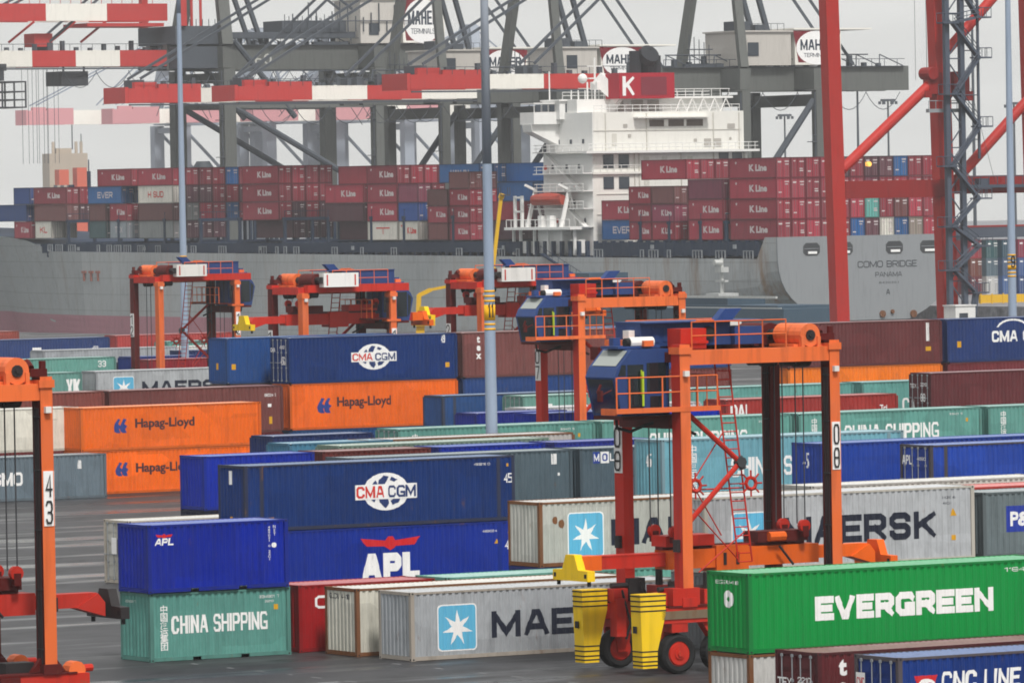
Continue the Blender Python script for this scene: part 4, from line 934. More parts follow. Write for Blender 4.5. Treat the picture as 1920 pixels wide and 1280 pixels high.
# transom plate with rounded lower corners
pts=[]
for sgn in (1,-1):
    col=[(YC+sgn*half(0,zf),keel(0)+(deckz(0)-keel(0))*zf) for zf in zs]
    pts.append(col)
outline=pts[0]+pts[1][::-1]
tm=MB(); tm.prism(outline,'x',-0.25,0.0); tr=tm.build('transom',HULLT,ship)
m=MB()
for y0,y1 in ((-4.2,-7.0),(-10.8,-12.6),(-18.3,-21.2),(-24.2,-28.2)):
    r=0.45; yy0,yy1=max(y0,y1),min(y0,y1); zz0,zz1=7.9,9.7
    oc=[(yy0,zz0+r),(yy0-r,zz0),(yy1+r,zz0),(yy1,zz0+r),(yy1,zz1-r),(yy1+r,zz1),(yy0-r,zz1),(yy0,zz1-r)]
    m=MB(); m.prism(oc,'x',-0.29,-0.251,0); m.box(-0.33,-0.2901,yy1+0.5,yy0-0.8,zz0+0.25,zz0+0.6,1); m.box(-0.32,-0.2901,yy1+0.2,yy0-0.2,zz0+0.95,zz0+1.02,2); m.build('mooring_opening',[STEEL,WHITE,GALV],ship)

DKT=flat('dark_hull_lettering',(52,58,66),0.7)
tmap=lambda a,b,d: Vector((-0.26+d*0.5,-a,b))
for nm_,tx_ in (('ship_name',T('COMO BRIDGE',13.4,6.0,10.2,0.95,DKT,0.02)),('home_port',T('PANAMA',16.4,4.65,4.6,0.7,DKT,0.02)),('hull_number',T('8420351',17.0,3.7,3.4,0.28,DKT,0.0)),('hull_emblem',T('A',18.2,2.1,0.7,0.8,DKT,0.04))): decal(nm_,[tx_],ship,tmap,0,True)
HRED=flat('faded_red_mark',(150,96,84),0.7)
for x_ in (205.5,208.0,210.6): 
    m=MB(); m.box(x_,x_+1.5,0.93,1.15,5.2,5.6); m.box(x_+0.5,x_+0.95,0.93,1.15,3.9,5.199); m.build('hull_mark',HRED,ship)
m=MB()
for y,z,s in ((-17.5,-0.6,0.5),(-22.8,-0.7,0.55),(-19.2,-0.3,0.3)): m.tube((-0.5,y,z),(-0.25,y,z),s,10)
m.build('fender_pipe',[RUST],ship)
# hatch coamings, lashing bridges and rail posts along the side
m=MB(); m.box(4.6,48,-30.2,0.3,8.0,9.95,0); m.box(70,228,-30.2,0.4,8.6,10.15,0)
m.build('hatch_coaming',DECKD,ship)
lm=[]
for x in (13.3,20.0,28.4,36.2,90.0,105.0,116.0-0.8,129.0,143.2,158.2,171.5,184.0,200.4,219.0):
    m=MB(); hz=13.0 if x<80 else 14.2
    for y in range(0,-31,-5): m.box(x-0.25,x+0.25,y-0.3,y+0.1,8.0,hz)
    m.box(x-0.35,x+0.35,-30.4,0.2,12.55 if x<80 else 13.7,hz); m.box(x-0.4,x+0.4,-30.4,0.25,10.1,10.4)
    m.tube((x-0.3,0.2,hz+1.0),(x-0.3,-30,hz+1.0),0.05,4); 
    for y in range(0,-31,-3): m.tube((x-0.3,y+0.1,hz),(x-0.3,y+0.1,hz+1.0),0.05,4)
    m.build('lashing_bridge',DECKD,ship)
m=MB(); random.seed(3)
x=5.0
while x<228:
    if random.random()<0.75:
        z=7.6+(x-4.5)/221.5*1.35; n=random.choice((2,3,4))
        m=MB()
        for k in range(n): m.box(x+k*0.8,x+k*0.8+0.12,0.75,0.9,z,z+1.04,0)
        m.box(x,x+(n-1)*0.8+0.12,0.75,0.9,z+1.04,z+1.15,0); m.build('rail_panel',GALV,ship)
    x+=random.uniform(2.6,6.0)
m=MB(); x=5.0
while x<228:
    m=MB(); m.box(x,x+0.5,-0.2,0.35,7.9,10.2,0); m.build('lashing_post',DECKD,ship); x+=2.4
for x in (10,32,74,120,150,190,214): m=MB(); m.box(x,x+0.7,0.351,0.55,9.0,9.6,0); m.build('deck_locker',GALV,ship)
m=MB()
for x in (0.3,): 
    for k in range(13): m.tube((x,-1.2-k*2.3,10.6),(x,-1.2-k*2.3,11.7),0.06,4)
    m.tube((x,-1.2,11.7),(x,-29,11.7),0.05,4); m.tube((x,-1.2,11.2),(x,-29,11.2),0.04,4)
m.build('stern_railing',GALV,ship)
# foremast at the bow
m=MB(); m.tube((240,-15,12),(240,-15,22.5),0.35,8); m.box(239.6,240.4,-19.0,-11.0,18.8,19.3); m.box(239.7,240.3,-17,-13,17,17.4); m.tube((240,-15,22.5),(240,-15,24.5),0.12,6); m.box(239.7,240.3,-18.8,-18.0,19.3,20.2); m.box(239.7,240.3,-12.0,-11.2,19.3,20.2)
m.build('foremast',DECKD,ship)

# superstructure
def S(m,x0,x1,y0,y1,z0,z1,k=0): m.box(x0,x1,min(-y0,-y1),max(-y0,-y1),z0,z1,k)   # y given to starboard
m=MB(); S(m,53,67,2.5,29.7,8.0,23.2,1); S(m,53.6,67,3.0,29.5,23.2,29.2,1); S(m,58.5,66,3.2,29,29.2,31.2,0)
S(m,52.6,53.0,2.2,12.5,20.0,20.35,1); S(m,51.6,53,0.5,31,23.1,23.45,0)
acc=m.build('accommodation',[SWHITE,SCREAM],ship)
m=MB(); S(m,53.02,66.98,2.35,2.499,8.0,23.2,0); S(m,53.65,66.9,2.85,2.999,23.2,29.2,0)
for z in (12.2,14.9,17.5,20.1,23.3): S(m,52.8,67.2,0.6,2.349,z,z+0.16,0)
for z in (14.9,17.5,20.1,23.3):
    for k in range(8): m.tube((53+k*1.9,-0.7,z+0.16),(53+k*1.9,-0.7,z+1.15),0.05,4)
    m.tube((53,-0.7,z+1.15),(67,-0.7,z+1.15),0.05,4); m.tube((53,-0.7,z+0.65),(67,-0.7,z+0.65),0.04,4)
for a,b in (((53.5,-1.4,12.3),(58,-1.4,14.9)),((59,-1.4,14.9),(63.5,-1.4,17.5)),((54.5,-1.4,17.5),(59,-1.4,20.1)),((59.5,-1.4,20.1),(64.5,-1.4,23.3))): m.beam(a,b,0.8,0.14)
m.build('side_galleries',SWHITE,acc)
WIN=flat('dark_window',(52,60,70),0.25,0,0.5)
def windows(items,x):
    for y0,y1,z0,z1 in items:
        m=MB(); S(m,x-0.09,x-0.01,y0,y1,z0,z1); m.build('window',WIN,acc)
windows([(4.2,6.0,20.9,22.9),(6.9,8.7,20.9,22.9),(24.6,26.3,21.5,23.0),(27.0,28.7,21.5,23.0),(4.2,6.0,17.8,19.6),(6.9,8.7,17.8,19.6),(0,0.01,20,20.1)][:6],53)
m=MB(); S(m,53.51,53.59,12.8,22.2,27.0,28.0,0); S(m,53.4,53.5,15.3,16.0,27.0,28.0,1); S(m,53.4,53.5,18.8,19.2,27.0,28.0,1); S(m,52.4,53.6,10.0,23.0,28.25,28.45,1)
m.build('recessed_gallery',[flat('recess_shade_brown',(96,84,76),0.7),SCREAM],acc)  # dark plate on the wall paints the shade of a recess
for y0,y1 in ((9.9,11.3),(12.7,14.8),(15.6,17.6)):
    m=MB(); S(m,58.41,58.49,y0,y1,29.4,31.0); m.build('ventilation_grille',flat('vent_grey',(170,166,160),0.7),acc)
m=MB(); S(m,57.2,58.4,9.0,30.0,31.2,31.5,0)
for k in range(14): m.tube((57.3,-9.2-k*1.55,31.5),(57.3,-9.2-k*1.55,32.6),0.05,4)
m.tube((57.3,-9.2,32.6),(57.3,-29.5,32.6),0.05,4)
for k in range(5): m.tube((57.3,-19.8-k*2.0,29.2),(57.3,-20.8-k*2.0,31.2),0.1,4); m.tube((57.3,-20.8-k*2.0,31.2),(57.3,-21.8-k*2.0,29.2),0.1,4)
m.build('upper_railing',SWHITE,acc)
for y0,y1,z0,z1 in ((22.4,23.6,23.9,25.1),(24.2,25.4,23.9,25.1)):
    m=MB(); S(m,53.5,53.58,y0,y1,z0,z1); m.build('louvre',flat('vent_grey',(170,166,160),0.7),acc)
m=MB()
for z in (11.0,14.0,17.0,26.4): S(m,52.9 if z<23 else 53.5,52.99 if z<23 else 53.59,3,29.2 if z<23 else 29,z,z+0.09)
for y in (9.6,10.4,17.8,23.6,29.0): S(m,52.82 if y<29.2 else 53,52.99,y,y+0.12,8.5,23.0)
for y in (5.0,12.2,24.0,28.6): S(m,53.45,53.59,y,y+0.12,23.5,29.0)
m.build('pipework',paint('pipe_pale_grey',(196,194,186),0.6,0.2),acc)
m=MB()
for k in range(26): m.tube((51.7,-1.0-k*1.17,23.45),(51.7,-1.0-k*1.17,24.5),0.05,4)
for z in (23.95,24.5): m.tube((51.7,-1.0,z),(51.7,-30.8,z),0.045,4)
for k in range(20): m.tube((53.7,-3.2-k*1.35,29.2),(53.7,-3.2-k*1.35,30.2),0.05,4)
for z in (29.7,30.2): m.tube((53.7,-3.2,z),(53.7,-28.9,z),0.045,4)
for k in range(9): m.tube((52.7,-2.4-k*1.2,20.35),(52.7,-2.4-k*1.2,21.3),0.045,4)
m.tube((52.7,-2.4,21.3),(52.7,-12.2,21.3),0.045,4)
m.build('deck_railing',SWHITE,acc)
for y0,z0,w_,h_ in ((11.3,20.6,0.9,1.9),(14.5,20.6,0.9,1.9),(19.0,20.6,0.9,1.9),(11.3,17.7,0.9,1.9),(6.2,24.2,0.8,1.8),(26.6,26.6,1.3,0.7),(9.0,25.4,0.5,0.5),(20.6,24.6,0.5,0.5),(26.9,24.9,0.35,0.35),(8.2,26.9,0.7,0.5)):
    xx=53 if z0<23 else 53.6
    m=MB(); S(m,xx-0.08,xx-0.01,y0,y0+w_,z0,z0+h_); m.build('bulkhead_door' if h_>1.5 else 'vent_cover',flat('vent_grey',(170,166,160),0.7) if h_<1.5 else flat('door_pale',(206,204,196),0.6),acc)
m=MB()
for x_,z_ in ((55,12.9),(58,15.6),(61.5,18.2),(64.5,15.6),(56.5,20.9),(60,20.9),(64,20.9),(56,24.6),(59.5,24.6),(63,24.6)): 
    m=MB(); m.box(x_,x_+0.55,-2.349,-2.28,z_,z_+0.65) if z_<23 else m.box(x_,x_+0.55,-2.849,-2.78,z_,z_+0.65); m.build('porthole',WIN,acc)
for x_,z_ in ((54.0,9.0),(57,17.9),(62.5,12.6),(65.5,20.5)):
    m=MB(); m.tube((x_,-1.9,z_+0.6),(x_+0.01,-1.7,z_+0.6),0.38,10); m.build('life_ring',paint('ring_red',(196,70,60),0.6),acc)
m=MB(); m.tube((64.3,-2.0,31.2),(64.3,-2.0,35.5),0.12,6); m.tube((63.5,-9.5,31.2),(63.5,-9.5,37.5),0.16,6); m.tube((63.5,-8.2,36.2),(63.5,-10.8,36.2),0.08,5); m.box(63.2,63.8,-10.6,-8.4,34.3,34.5)
for k in range(18): m.tube((61.4,-2.5-k*1.45,31.25),(61.4,-2.5-k*1.45,32.3),0.05,4)
for z in (31.8,32.3): m.tube((61.4,-2.5,z),(61.4,-28.5,z),0.045,4)
m.build('monkey_island_rail',SWHITE,ship)
# wheelhouse and wings
m=MB(); S(m,61.5,66.5,2.0,29.0,28.3,31.0,0); S(m,62.5,66.5,-1.9,3.0,27.6,29.4,0); S(m,61.2,66.8,1.8,29.2,31.0,31.25,0)
S(m,62.6,66.4,-1.8,2.0,30.6,30.8,0)
for k in range(4): m.tube((62.7,1.7-k*1.2,29.4),(62.7,1.7-k*1.2,30.6),0.07,4)
n=len(m.v); m.prism([(2.0,27.6),(1.8,26.5),(-2.5,24.6),(-4.5,24.0),(-4.5,27.6)],'x',63.2,65.8,0)
wb=m.build('bridge',SWHITE,ship)
for k in range(7):
    m=MB(); S(m,61.41,61.49,3.0+k*1.15,3.75+k*1.15,29.3,30.6); m.build('bridge_window',WIN,wb)
for k in range(3):
    m=MB(); S(m,62.55,62.62,-1.5+k*1.2,-0.6+k*1.2,29.5,30.5); m.build('bridge_window',WIN,wb)
m=MB(); m.beam((57,-10,31.2),(59.5,-7.5,34.4),1.6,2.0); m.beam((59,-8.5,28.2),(57.4,-11.5,34.2),0.5,0.9,w2=0.9,h2=2.4); S(m,58.5,60.5,6.8,9.0,32.6,33.8); m.tube((60,-6,31.2),(60,-6,33.8),0.15,6); 
for k in range(6): m.tube((60.5,-3.5-k*1.2,31.2),(60.5,-3.5-k*1.2,32.6),0.1,4)
m.build('radar_mast',SWHITE,ship)
m=MB()
for i in range(6):
    for j in range(10):
        t0,t1=math.pi*i/6,math.pi*(i+1)/6; p0,p1=2*math.pi*j/10,2*math.pi*(j+1)/10
        f=lambda t,p: (60+0.75*math.sin(t)*math.cos(p),-5.2+0.75*math.sin(t)*math.sin(p),34.3+0.75*math.cos(t))
        m.poly([f(t0,p0),f(t1,p0),f(t1,p1),f(t0,p1)])
m.build('radome',SWHITE,ship,True)
# funnel
FRED=paint('funnel_red',(172,28,48),0.5,0.15,0.0)
m=MB(); S(m,54.5,58.4,8.2,17.9,31.2,35.0,0); S(m,54.44,54.499,12.0,16.5,31.7,34.4,1)
fn=m.build('funnel',[FRED,paint('funnel_grille',(126,44,58),0.6,0.1)],ship)
m=MB(); 
for y,r,h in ((12.3,0.9,38.3),(14.4,1.2,38.6),(16.0,0.7,37.6)): m.tube((56.5,-y,35),(56.5,-y,h),r,12); 
m.tube((56.0,-14,37.2),(55.0,-14,37.9),1.5,14); m.build('exhaust_pipes',flat('soot_black',(40,42,48),0.8),fn)
decal('funnel_letter',[T('K',8.75,31.6,2.1,2.9,WHITE,0.06)],fn,lambda a,b,d: Vector((54.47+d,-a,b)),0,True)
# lifeboat on its platform
m=MB()
sec=[]
for f in (0,0.08,0.25,0.5,0.75,0.92,1):
    w=1.1*math.sin(math.pi*(0.12+0.76*f))**0.7; h=1.0*math.sin(math.pi*(0.15+0.7*f))**0.5
    sec.append([(58.0+f*8.6,-0.2+w*math.cos(2*math.pi*k/12),16.4+(h if math.sin(2*math.pi*k/12)>0 else 0.85)*math.sin(2*math.pi*k/12)) for k in range(12)])
for a,b in zip(sec,sec[1:]):
    for k in range(12): m.poly([a[k],b[k],b[(k+1)%12],a[(k+1)%12]])
m.poly(sec[0]); m.poly(sec[-1]); m.build('lifeboat',paint('lifeboat_orange',(168,70,56),0.5,0.2,0.05),ship,True)
m=MB()
for x in (57.5,67.2): m.beam((x,0.6,12.0),(x,-1.0,17.8),0.4,0.5); m.beam((x,-1.0,17.8),(x,0.8,18.6),0.35,0.35); m.beam((x,-2.3,12),(x,-1.0,17.8),0.3,0.3)
S(m,53.5,72.5,-1.4,2.4,11.9,12.3)
for x in (54.5,58,62,66,70,72): m.box(x-0.15,x+0.15,-0.2,0.2,8.2,11.9)
for x in (69.5,71.5): m.box(x-0.2,x+0.2,-0.2,0.2,12.3,17.0); 
m.box(69.3,71.7,-0.2,0.2,16.6,16.9); m.box(69.3,71.7,-0.2,0.2,14.5,14.8); S(m,59,66,0.6,2.2,8.4,11.9); S(m,60,61,-0.9,0.2,12.3,14.0); S(m,62.5,63.5,-0.9,0.2,12.3,14.0)
for k in range(14): m.tube((53.8+k*1.4,1.3,12.3),(53.8+k*1.4,1.3,13.4),0.06,4)
m.tube((53.8,1.3,13.4),(72,1.3,13.4),0.05,4); S(m,54,56.5,0.4,1.5,8.4,10.4); S(m,67.5,70,0.2,1.2,8.4,10.2)
m.build('lifeboat_davit',SWHITE,ship)
m=MB(); m.beam((62,1.15,8.3),(48,1.3,3.6),0.7,0.25); 
for k in range(9): m.tube((62-k*1.7,1.5,8.5-k*0.57),(62-k*1.7,1.5,9.5-k*0.57),0.04,4)
m.tube((62,1.5,9.5),(48,1.5,4.8),0.04,4); m.build('gangway',DECKD,ship)
mm=Matrix.Translation(SHIP_O)@Matrix.Rotation(SHIP_RZ,4,'Z')
# ---------------------------------------------------------------- containers on the ship
CARGO={}
DULLW=flat('faded_white_marks',(206,196,196),0.7); DULLG=flat('door_bar_grey',(128,108,112),0.6)
def cargo_mesh(L,H,style):
    """a box with recessed walls, door bars on the stern end (x=0) and lettering on the port side"""
    key=(L,H,style)
    if key in CARGO: return CARGO[key]
    m=MB(); W=2.438
    m.box(0.08,L-0.08,-W+0.07,-0.07,0.1,H-0.06,0)
    for x0,x1 in ((0,0.15),(L-0.15,L)):
        for y0,y1 in ((-W,-W+0.15),(-0.15,0)): m.box(x0,x1,y0,y1,0,H,1)
    for y0,y1 in ((-W+0.01,-W+0.11),(-0.11,-0.01)):
        m.box(0.151,L-0.151,y0,y1,0.0,0.14,1); m.box(0.151,L-0.151,y0,y1,H-0.1,H-0.005,1)
    m.box(0.01,0.09,-W+0.151,-0.151,0,0.13,1); m.box(0.01,0.09,-W+0.151,-0.151,H-0.12,H-0.005,1)
    for k in (0.32,0.75,1.7,2.1): m.box(0.03,0.06,-k-0.025,-k+0.025,0.14,H-0.13,3)
    m.box(0.035,0.07,-1.25,-1.19,0.14,H-0.13,1)
    if style:
        for y,z,w,h in ((),((0.35,H-0.75,0.55,0.22),(1.5,H-0.66,0.7,0.16),(1.55,H-1.05,0.6,0.14)),((1.45,H-0.6,0.72,0.14),(1.5,H-0.95,0.5,0.12),(0.4,0.8,0.5,0.16)),((0.5,H-0.62,0.3,0.16),(1.5,H-0.7,0.7,0.14),(1.5,0.9,0.6,0.16),(1.5,1.2,0.55,0.14)))[style]: m.box(0.02,0.029,-y-w,-y,z,z+h,2)
    me=m.mesh('cargo_box')
    for k in range(4): me.materials.append(None)
    CARGO[key]=me; return me
def letter_mesh(kind,L,H):
    key=('txt',kind,L,H)
    if key in CARGO: return CARGO[key]
    bm=bmesh.new(); P=[]
    if kind=='K Line': P=[T('K Line',L*0.42,H*0.34,min(4.6,L*0.46),H*0.34,WHITE,0.05)]+[(*star_poly(L*0.14,H*0.76,0.26,0.5,5),WHITE)]
    elif kind: P=[T(kind,L*0.28,H*0.32,L*0.45,H*0.36,WHITE,0.05)]
    for vs,fs_,_ in P:
        nv=[bm.verts.new((L-q_[0],-0.058+(q_[2] if len(q_)>2 else 0),q_[1])) for q_ in vs]
        for f in fs_:
            try: bm.faces.new([nv[i] for i in f])
            except ValueError: pass
    me=D.meshes.new('lettering'); bm.to_mesh(me); bm.free(); me.materials.append(None); CARGO[key]=me; return me
ROWW=('first','second','third','fourth','fifth','sixth','seventh','eighth','ninth','tenth','eleventh','twelfth','thirteenth')
TIERW=('bottom','second lowest','second highest','top')
CNAME={}
def cargo(a,row,tier,L,H,rgb,cname,text,bay,zoff=0.0):
    """a: distance from the stern stack; row counts from the port side"""
    z=10.22+0.0025*a+zoff+tier*(H+0.012)
    sh=int(abs(a*3+row*13+tier*29))%4; rgb2=tuple(max(0,min(255,int(v*(0.86,1.0,1.1,0.95)[sh]+(8,0,4,14)[sh]))) for v in rgb)
    mt=paint('cargo_%d_%d_%d'%rgb2,rgb2,0.6,0.4,0.06)
    fm=paint('cargo_frame_%d_%d_%d'%rgb2,tuple(int(v*0.7) for v in rgb2),0.6,0.3,0.1)
    big=text is not None
    o=D.objects.new('shipping_container',cargo_mesh(L,H,1+int(abs(a*7+row*5+tier*11))%3)); COL.objects.link(o)
    loc=mm@Vector((a,-row*2.5,z)); o.location=loc; o.rotation_euler=(0,0,SHIP_RZ)
    for i,mtt in enumerate((mt,fm,DULLW,DULLG)): o.material_slots[i].link='OBJECT'; o.material_slots[i].material=mtt
    w='lettered' if text else 'plain'
    tag(o,'%s %s ship container, %s tier, %s row from water, %s'%(w,cname,TIERW[tier],ROWW[row],bay),'shipping container','containers stacked on the ship')
    if text:
        l=D.objects.new('lettering',letter_mesh(text,L,H)); COL.objects.link(l); l.parent=o
        l.material_slots[0].link='OBJECT'; l.material_slots[0].material=flat('red_lettering',(206,52,44),0.6) if sum(rgb)>560 else DULLW
    return o
KR=(150,46,62); BR=(112,66,66); BL=(34,92,152); MA=(132,56,78); WH=(222,218,208); GY=(130,134,134); DT=(56,84,88); NB=(36,72,138); DB=(88,52,62); TL=(84,160,152); LG=(158,168,176); GR=(150,140,130)
NM={KR:'red',BR:'brown',BL:'blue',MA:'mauve red',WH:'white',GY:'grey',DT:'dark teal',NB:'navy blue',DB:'dark brown',TL:'teal',LG:'light grey',GR:'stone grey'}
def bay(a,L,H,name,tiers,zoff=0.0,row0=0):
    """tiers: {tier: [(colour,text) for each row from row0]}"""
    for t,rows in tiers.items():
        for k,e in enumerate(rows):
            if e is None: continue
            c,tx=e if isinstance(e[0],tuple) else (e,None)
            cargo(a,row0+k,t,L,H,c,NM[c],tx,name,zoff)
K_=(KR,'K Line')
bay(0.0,S40,HC,'stack over stern',{3:[K_,KR,KR,KR,DB,KR,DB,DB,BL,KR,KR],2:[K_,KR,KR,KR,KR,KR,MA,KR,KR,KR,KR],1:[K_,KR,KR,KR,KR,KR,TL,KR,BR,KR,KR],0:[K_,KR,KR,KR,KR,BL,DB,WH,BL,GR,KR]})
bay(14.0,S40-3.0,HC,'stack beside stern one',{2:[(MA,None),MA,BR],1:[K_,KR,DB],0:[K_,KR,DB]})
bay(24.6,S20,ST,'dark gap near stern',{0:[None,(DB,None),DB],1:[None,(BR,None),BR]})
bay(27.5,S40,HC,'high stack behind bridge',{3:[(KR,'K Line'),KR,KR,KR]},row0=1)
bay(27.0,S20,ST,'short pair behind bridge',{0:[K_,KR],1:[(MA,'K Line'),KR],2:[(BR,None),BR,BR]})
bay(33.2,S20,ST,'short stack nearest bridge',{0:[K_,KR],1:[K_,KR],2:[K_,KR]})
bay(40.2,S40-1.5,HC,'low stack under bridge',{0:[(BL,'EVER'),BL],1:[K_,KR]},row0=1)
bay(74.5,S40,HC,'blue stack before bridge',{3:[None,None,None,BL,BL,BL,BL],2:[None,None,BL,BL,BL,BL,BL],1:[None,KR,DB,KR,DB,DB,DB],0:[None,DB,DB,DB,DB,DB]})
bay(90.3,S40,HC,'second stack before bridge',{3:[None,None,(BL,'HANJIN'),BL,BL,BL,BL]})
bay(85.0,S20,ST,'column beside light pole',{0:[K_,KR],1:[K_,KR],2:[K_,KR],3:[(BR,None),BR]})
bay(91.6,S20,ST,'column with brown ends',{0:[(BR,None),DB],1:[K_,KR],2:[(BR,None),KR]})
bay(100.6,S20,HC,'mixed column amidships',{0:[(WH,'K Line'),DB],1:[(NB,None),DB],2:[(MA,None),KR]})
bay(107.0,S40-2.8,HC,'red column amidships',{3:[K_,KR,KR,KR,KR],2:[K_,KR],1:[K_,KR],0:[(WH,'T'),DB]})
bay(117.6,S40,HC,'brown stack amidships',{2:[(KR,'K Line'),KR,KR,KR],1:[(DB,None),DB],3:[None,KR,KR,KR,KR]},row0=0)
bay(117.6,S40,HC,'dark deck stack amidships',{0:[None,DB,DB,DB]},0.0)  # inner boxes, shade between the stacks put into their dark brown
bay(144.9,S40,HC,'tall stack forward',{3:[K_,KR,KR,KR],2:[K_,KR,KR,KR],1:[K_,DB,KR,DB,GY]},0.3)
bay(144.9,S40,HC,'dark deck stack forward',{0:[None,DB,DB,DB]},0.3)  # same here, dark brown paints the shade under the upper tiers
bay(181.0,S40,HC,'stack behind left pole',{3:[K_,KR,KR,KR,BL,KR],2:[(WH,'H SUD'),DB,DB,KR,KR,DB],1:[(BR,None),GY,KR,KR,BL,KR],0:[(GY,None),DB,DB,DB]},0.3)
bay(195.6,S40,HC,'single high box forward',{3:[K_,KR]},0.3)
bay(197.5,S20,HC,'short lower column forward',{0:[(LG,'TEX'),DB],1:[K_,KR]},0.3)
bay(205.0,S20,HC,'teal based column forward',{0:[(DT,None),DB],1:[(BR,None),BR]},0.3)
bay(199.2,S40,HC,'blue lettered stack forward',{2:[(BL,'EVER'),BL,BL]},0.3)
bay(219.4,S40,HC,'foremost red stack',{2:[K_,KR,KR],1:[(BR,None),DB,MA]},0.3)
bay(225.2,S20,HC,'foremost white column',{0:[(WH,'KL'),WH]},0.3)
bay(233.2,S20,HC,'bow column',{2:[(NB,None),NB],0:[K_,KR]},0.3)
bay(234.4,S40,HC,'bow stack leftmost',{1:[(NB,None),NB]},0.3)
# ---------------------------------------------------------------- ship to shore cranes on the far quay
CG=paint('crane_grey',(98,101,99),0.6,0.35,0.08)
CGD=paint('crane_dark_grey',(76,82,90),0.65,0.3,0.06)
BRED=paint('boom_red',(188,60,58),0.55,0.2,0.0)
BWH=paint('boom_white',(236,234,226),0.55,0.15,0.0)
HOUSE=paint('machinery_house',(196,192,186),0.6,0.2,0.03)
MRN=paint('sign_maroon',(124,32,44),0.6,0.1)
SIGNB=flat('sign_lettering',(36,48,66),0.6)
def frame_x(m,y,G,leg,z1,zt,k=0):
    """one side frame in the x z plane: two legs, sill, portal tie and braces"""
    m.box(-leg/2,leg/2,y-leg*0.45,y+leg*0.45,1.6,z1,k); m.box(G-leg/2,G+leg/2,y-leg*0.45,y+leg*0.45,1.6,z1,k)
    m.box(leg/2+0.01,G-leg/2-0.01,y-0.6,y+0.6,zt-0.7,zt+0.7,k)
def sts(name_label,q,p,G,BY,zg0,zg1,boom_len,bands,back,leg=1.5,zt=15.0,house=None,sign=True,apex=64.0,group='grey quay cranes behind the ship',ties=(),braces=(),mat=CG,matd=CGD,red=BRED,detail=True,xroot=0.0,number=None):
    t=thing('quay_crane',name_label,'quay crane',yard(p,q),TH,group)
    for y in (0,BY):
        for x in (0,G):
            m=MB(); m.box(x-leg/2,x+leg/2,y-leg*0.45,y+leg*0.45,1.8,zg0-0.01); m.box(x-1.0,x+1.0,y-2.2,y+2.2,0.9,1.79); 
            for k in (-1.5,-0.5,0.5,1.5): m.tube((x-0.25,y+k,0.45),(x+0.25,y+k,0.45),0.45,10)
            m.build('leg',mat,t)
    for y in (0,BY):
        m=MB(); m.box(leg/2+0.01,G-leg/2-0.01,y-0.6,y+0.6,zt-0.8,zt+0.8); m.build('portal_beam',mat,t)
        for tz in ties: m=MB(); m.box(leg/2+0.01,G-leg/2-0.01,y-0.45,y+0.45,tz-0.5,tz+0.5); m.build('tie_beam',mat,t)
    for x in (0,G):
        m=MB(); m.box(x-0.55,x+0.55,leg*0.45+0.01,BY-leg*0.45-0.01,zt-0.75,zt+0.75); m.build('sill_beam',mat,t)
        m=MB(); m.box(x-0.5,x+0.5,leg*0.45+0.01,BY-leg*0.45-0.01,zg0-2.4,zg0-0.6); m.build('cross_beam',mat,t)
    for y in (0,BY):
        for x0,z0,x1,z1 in braces:
            m=MB(); m.tube((x0,y,z0),(x1,y,z1),0.55,8); m.build('brace',matd,t)
    m=MB(); yc=BY/2
    for y in (yc-3.2,yc+3.2): m.box(xroot+0.01,G+back,y-0.7,y+0.7,zg0,zg1)
    m.box(-1,1,-0.5,BY+0.5,zg0+0.2,zg1-0.4); m.box(G-1,G+1,-0.5,BY+0.5,zg0+0.2,zg1-0.4); m.box(G+back-1,G+back-0.01,yc-2.49,yc+2.49,zg0+0.3,zg1-0.3)
    gd=m.build('girder',mat,t)
    if number: decal('crane_number',[T(number,0,0,3.4,1.9,flat('worn_white_lettering',(190,190,184)),0.0)],gd,lambda a,b,d: Vector((G*0.28+a,yc-3.92,zg0+0.9+b)),0,True)
    if detail:
        m=MB(); x=xroot+1
        while x<G+back-1:
            for y in (yc-4.3,): m.tube((x,y,zg1),(x,y,zg1+1.1),0.06,4)
            x+=2.4
        m.tube((xroot+1,yc-4.3,zg1+1.1),(G+back-1,yc-4.3,zg1+1.1),0.05,4); m.box(xroot+1,G+back-1,yc-4.5,yc-3.92,zg1-0.1,zg1)
        m.build('girder_walkway',matd,t)
    if detail:
        m=MB(); x=xroot+2
        while x<G+back-4:
            m.tube((x,yc-3.2,zg1+0.05),(x+2.2,yc,zg1+1.9),0.09,4); m.tube((x+2.2,yc,zg1+1.9),(x+4.4,yc-3.2,zg1+0.05),0.09,4); x+=4.4
        m.tube((xroot+4,yc,zg1+1.9),(G+back-5,yc,zg1+1.9),0.1,4)
        m.build('girder_truss',matd,t)
        m=MB(); x=xroot-boom_len*0.9; k=0; m.box(xroot-boom_len*0.9,xroot-0.02,yc-2.5,yc-1.5,zg1-1.0,zg1-0.9); m.box(xroot,G+back-3,yc-2.5,yc-1.5,zg1-0.1,zg1+0.02)
        while x<G+back-3:
            h_=(0.5,1.2,0.8,1.7,0.6)[k%5]; m.box(x,x+0.6,yc-2.4,yc-1.6,zg1-0.9 if x<xroot else zg1,zg1+h_-(0.9 if x<xroot else 0)); x+=2.7; k+=1
        m.build('girder_fittings',matd,t)
        m=MB()
        for x,z0_ in ((0,5),(G,5)):
            zz=z0_
            while zz<zg0-3:
                m.box(x-leg/2-1.0,x-leg/2-0.02,-1.0,0.6,zz,zz+0.12); m.tube((x-leg/2-1.0,-1.0,zz),(x-leg/2-1.0,-1.0,zz+1.1),0.06,4); m.tube((x-leg/2-1.0,-1.0,zz+1.1),(x-leg/2-0.1,-1.0,zz+1.1),0.05,4); zz+=6.5
            m.tube((x-leg/2-0.3,-0.7,5),(x-leg/2-0.3,-0.7,zg0-0.3),0.12,5)
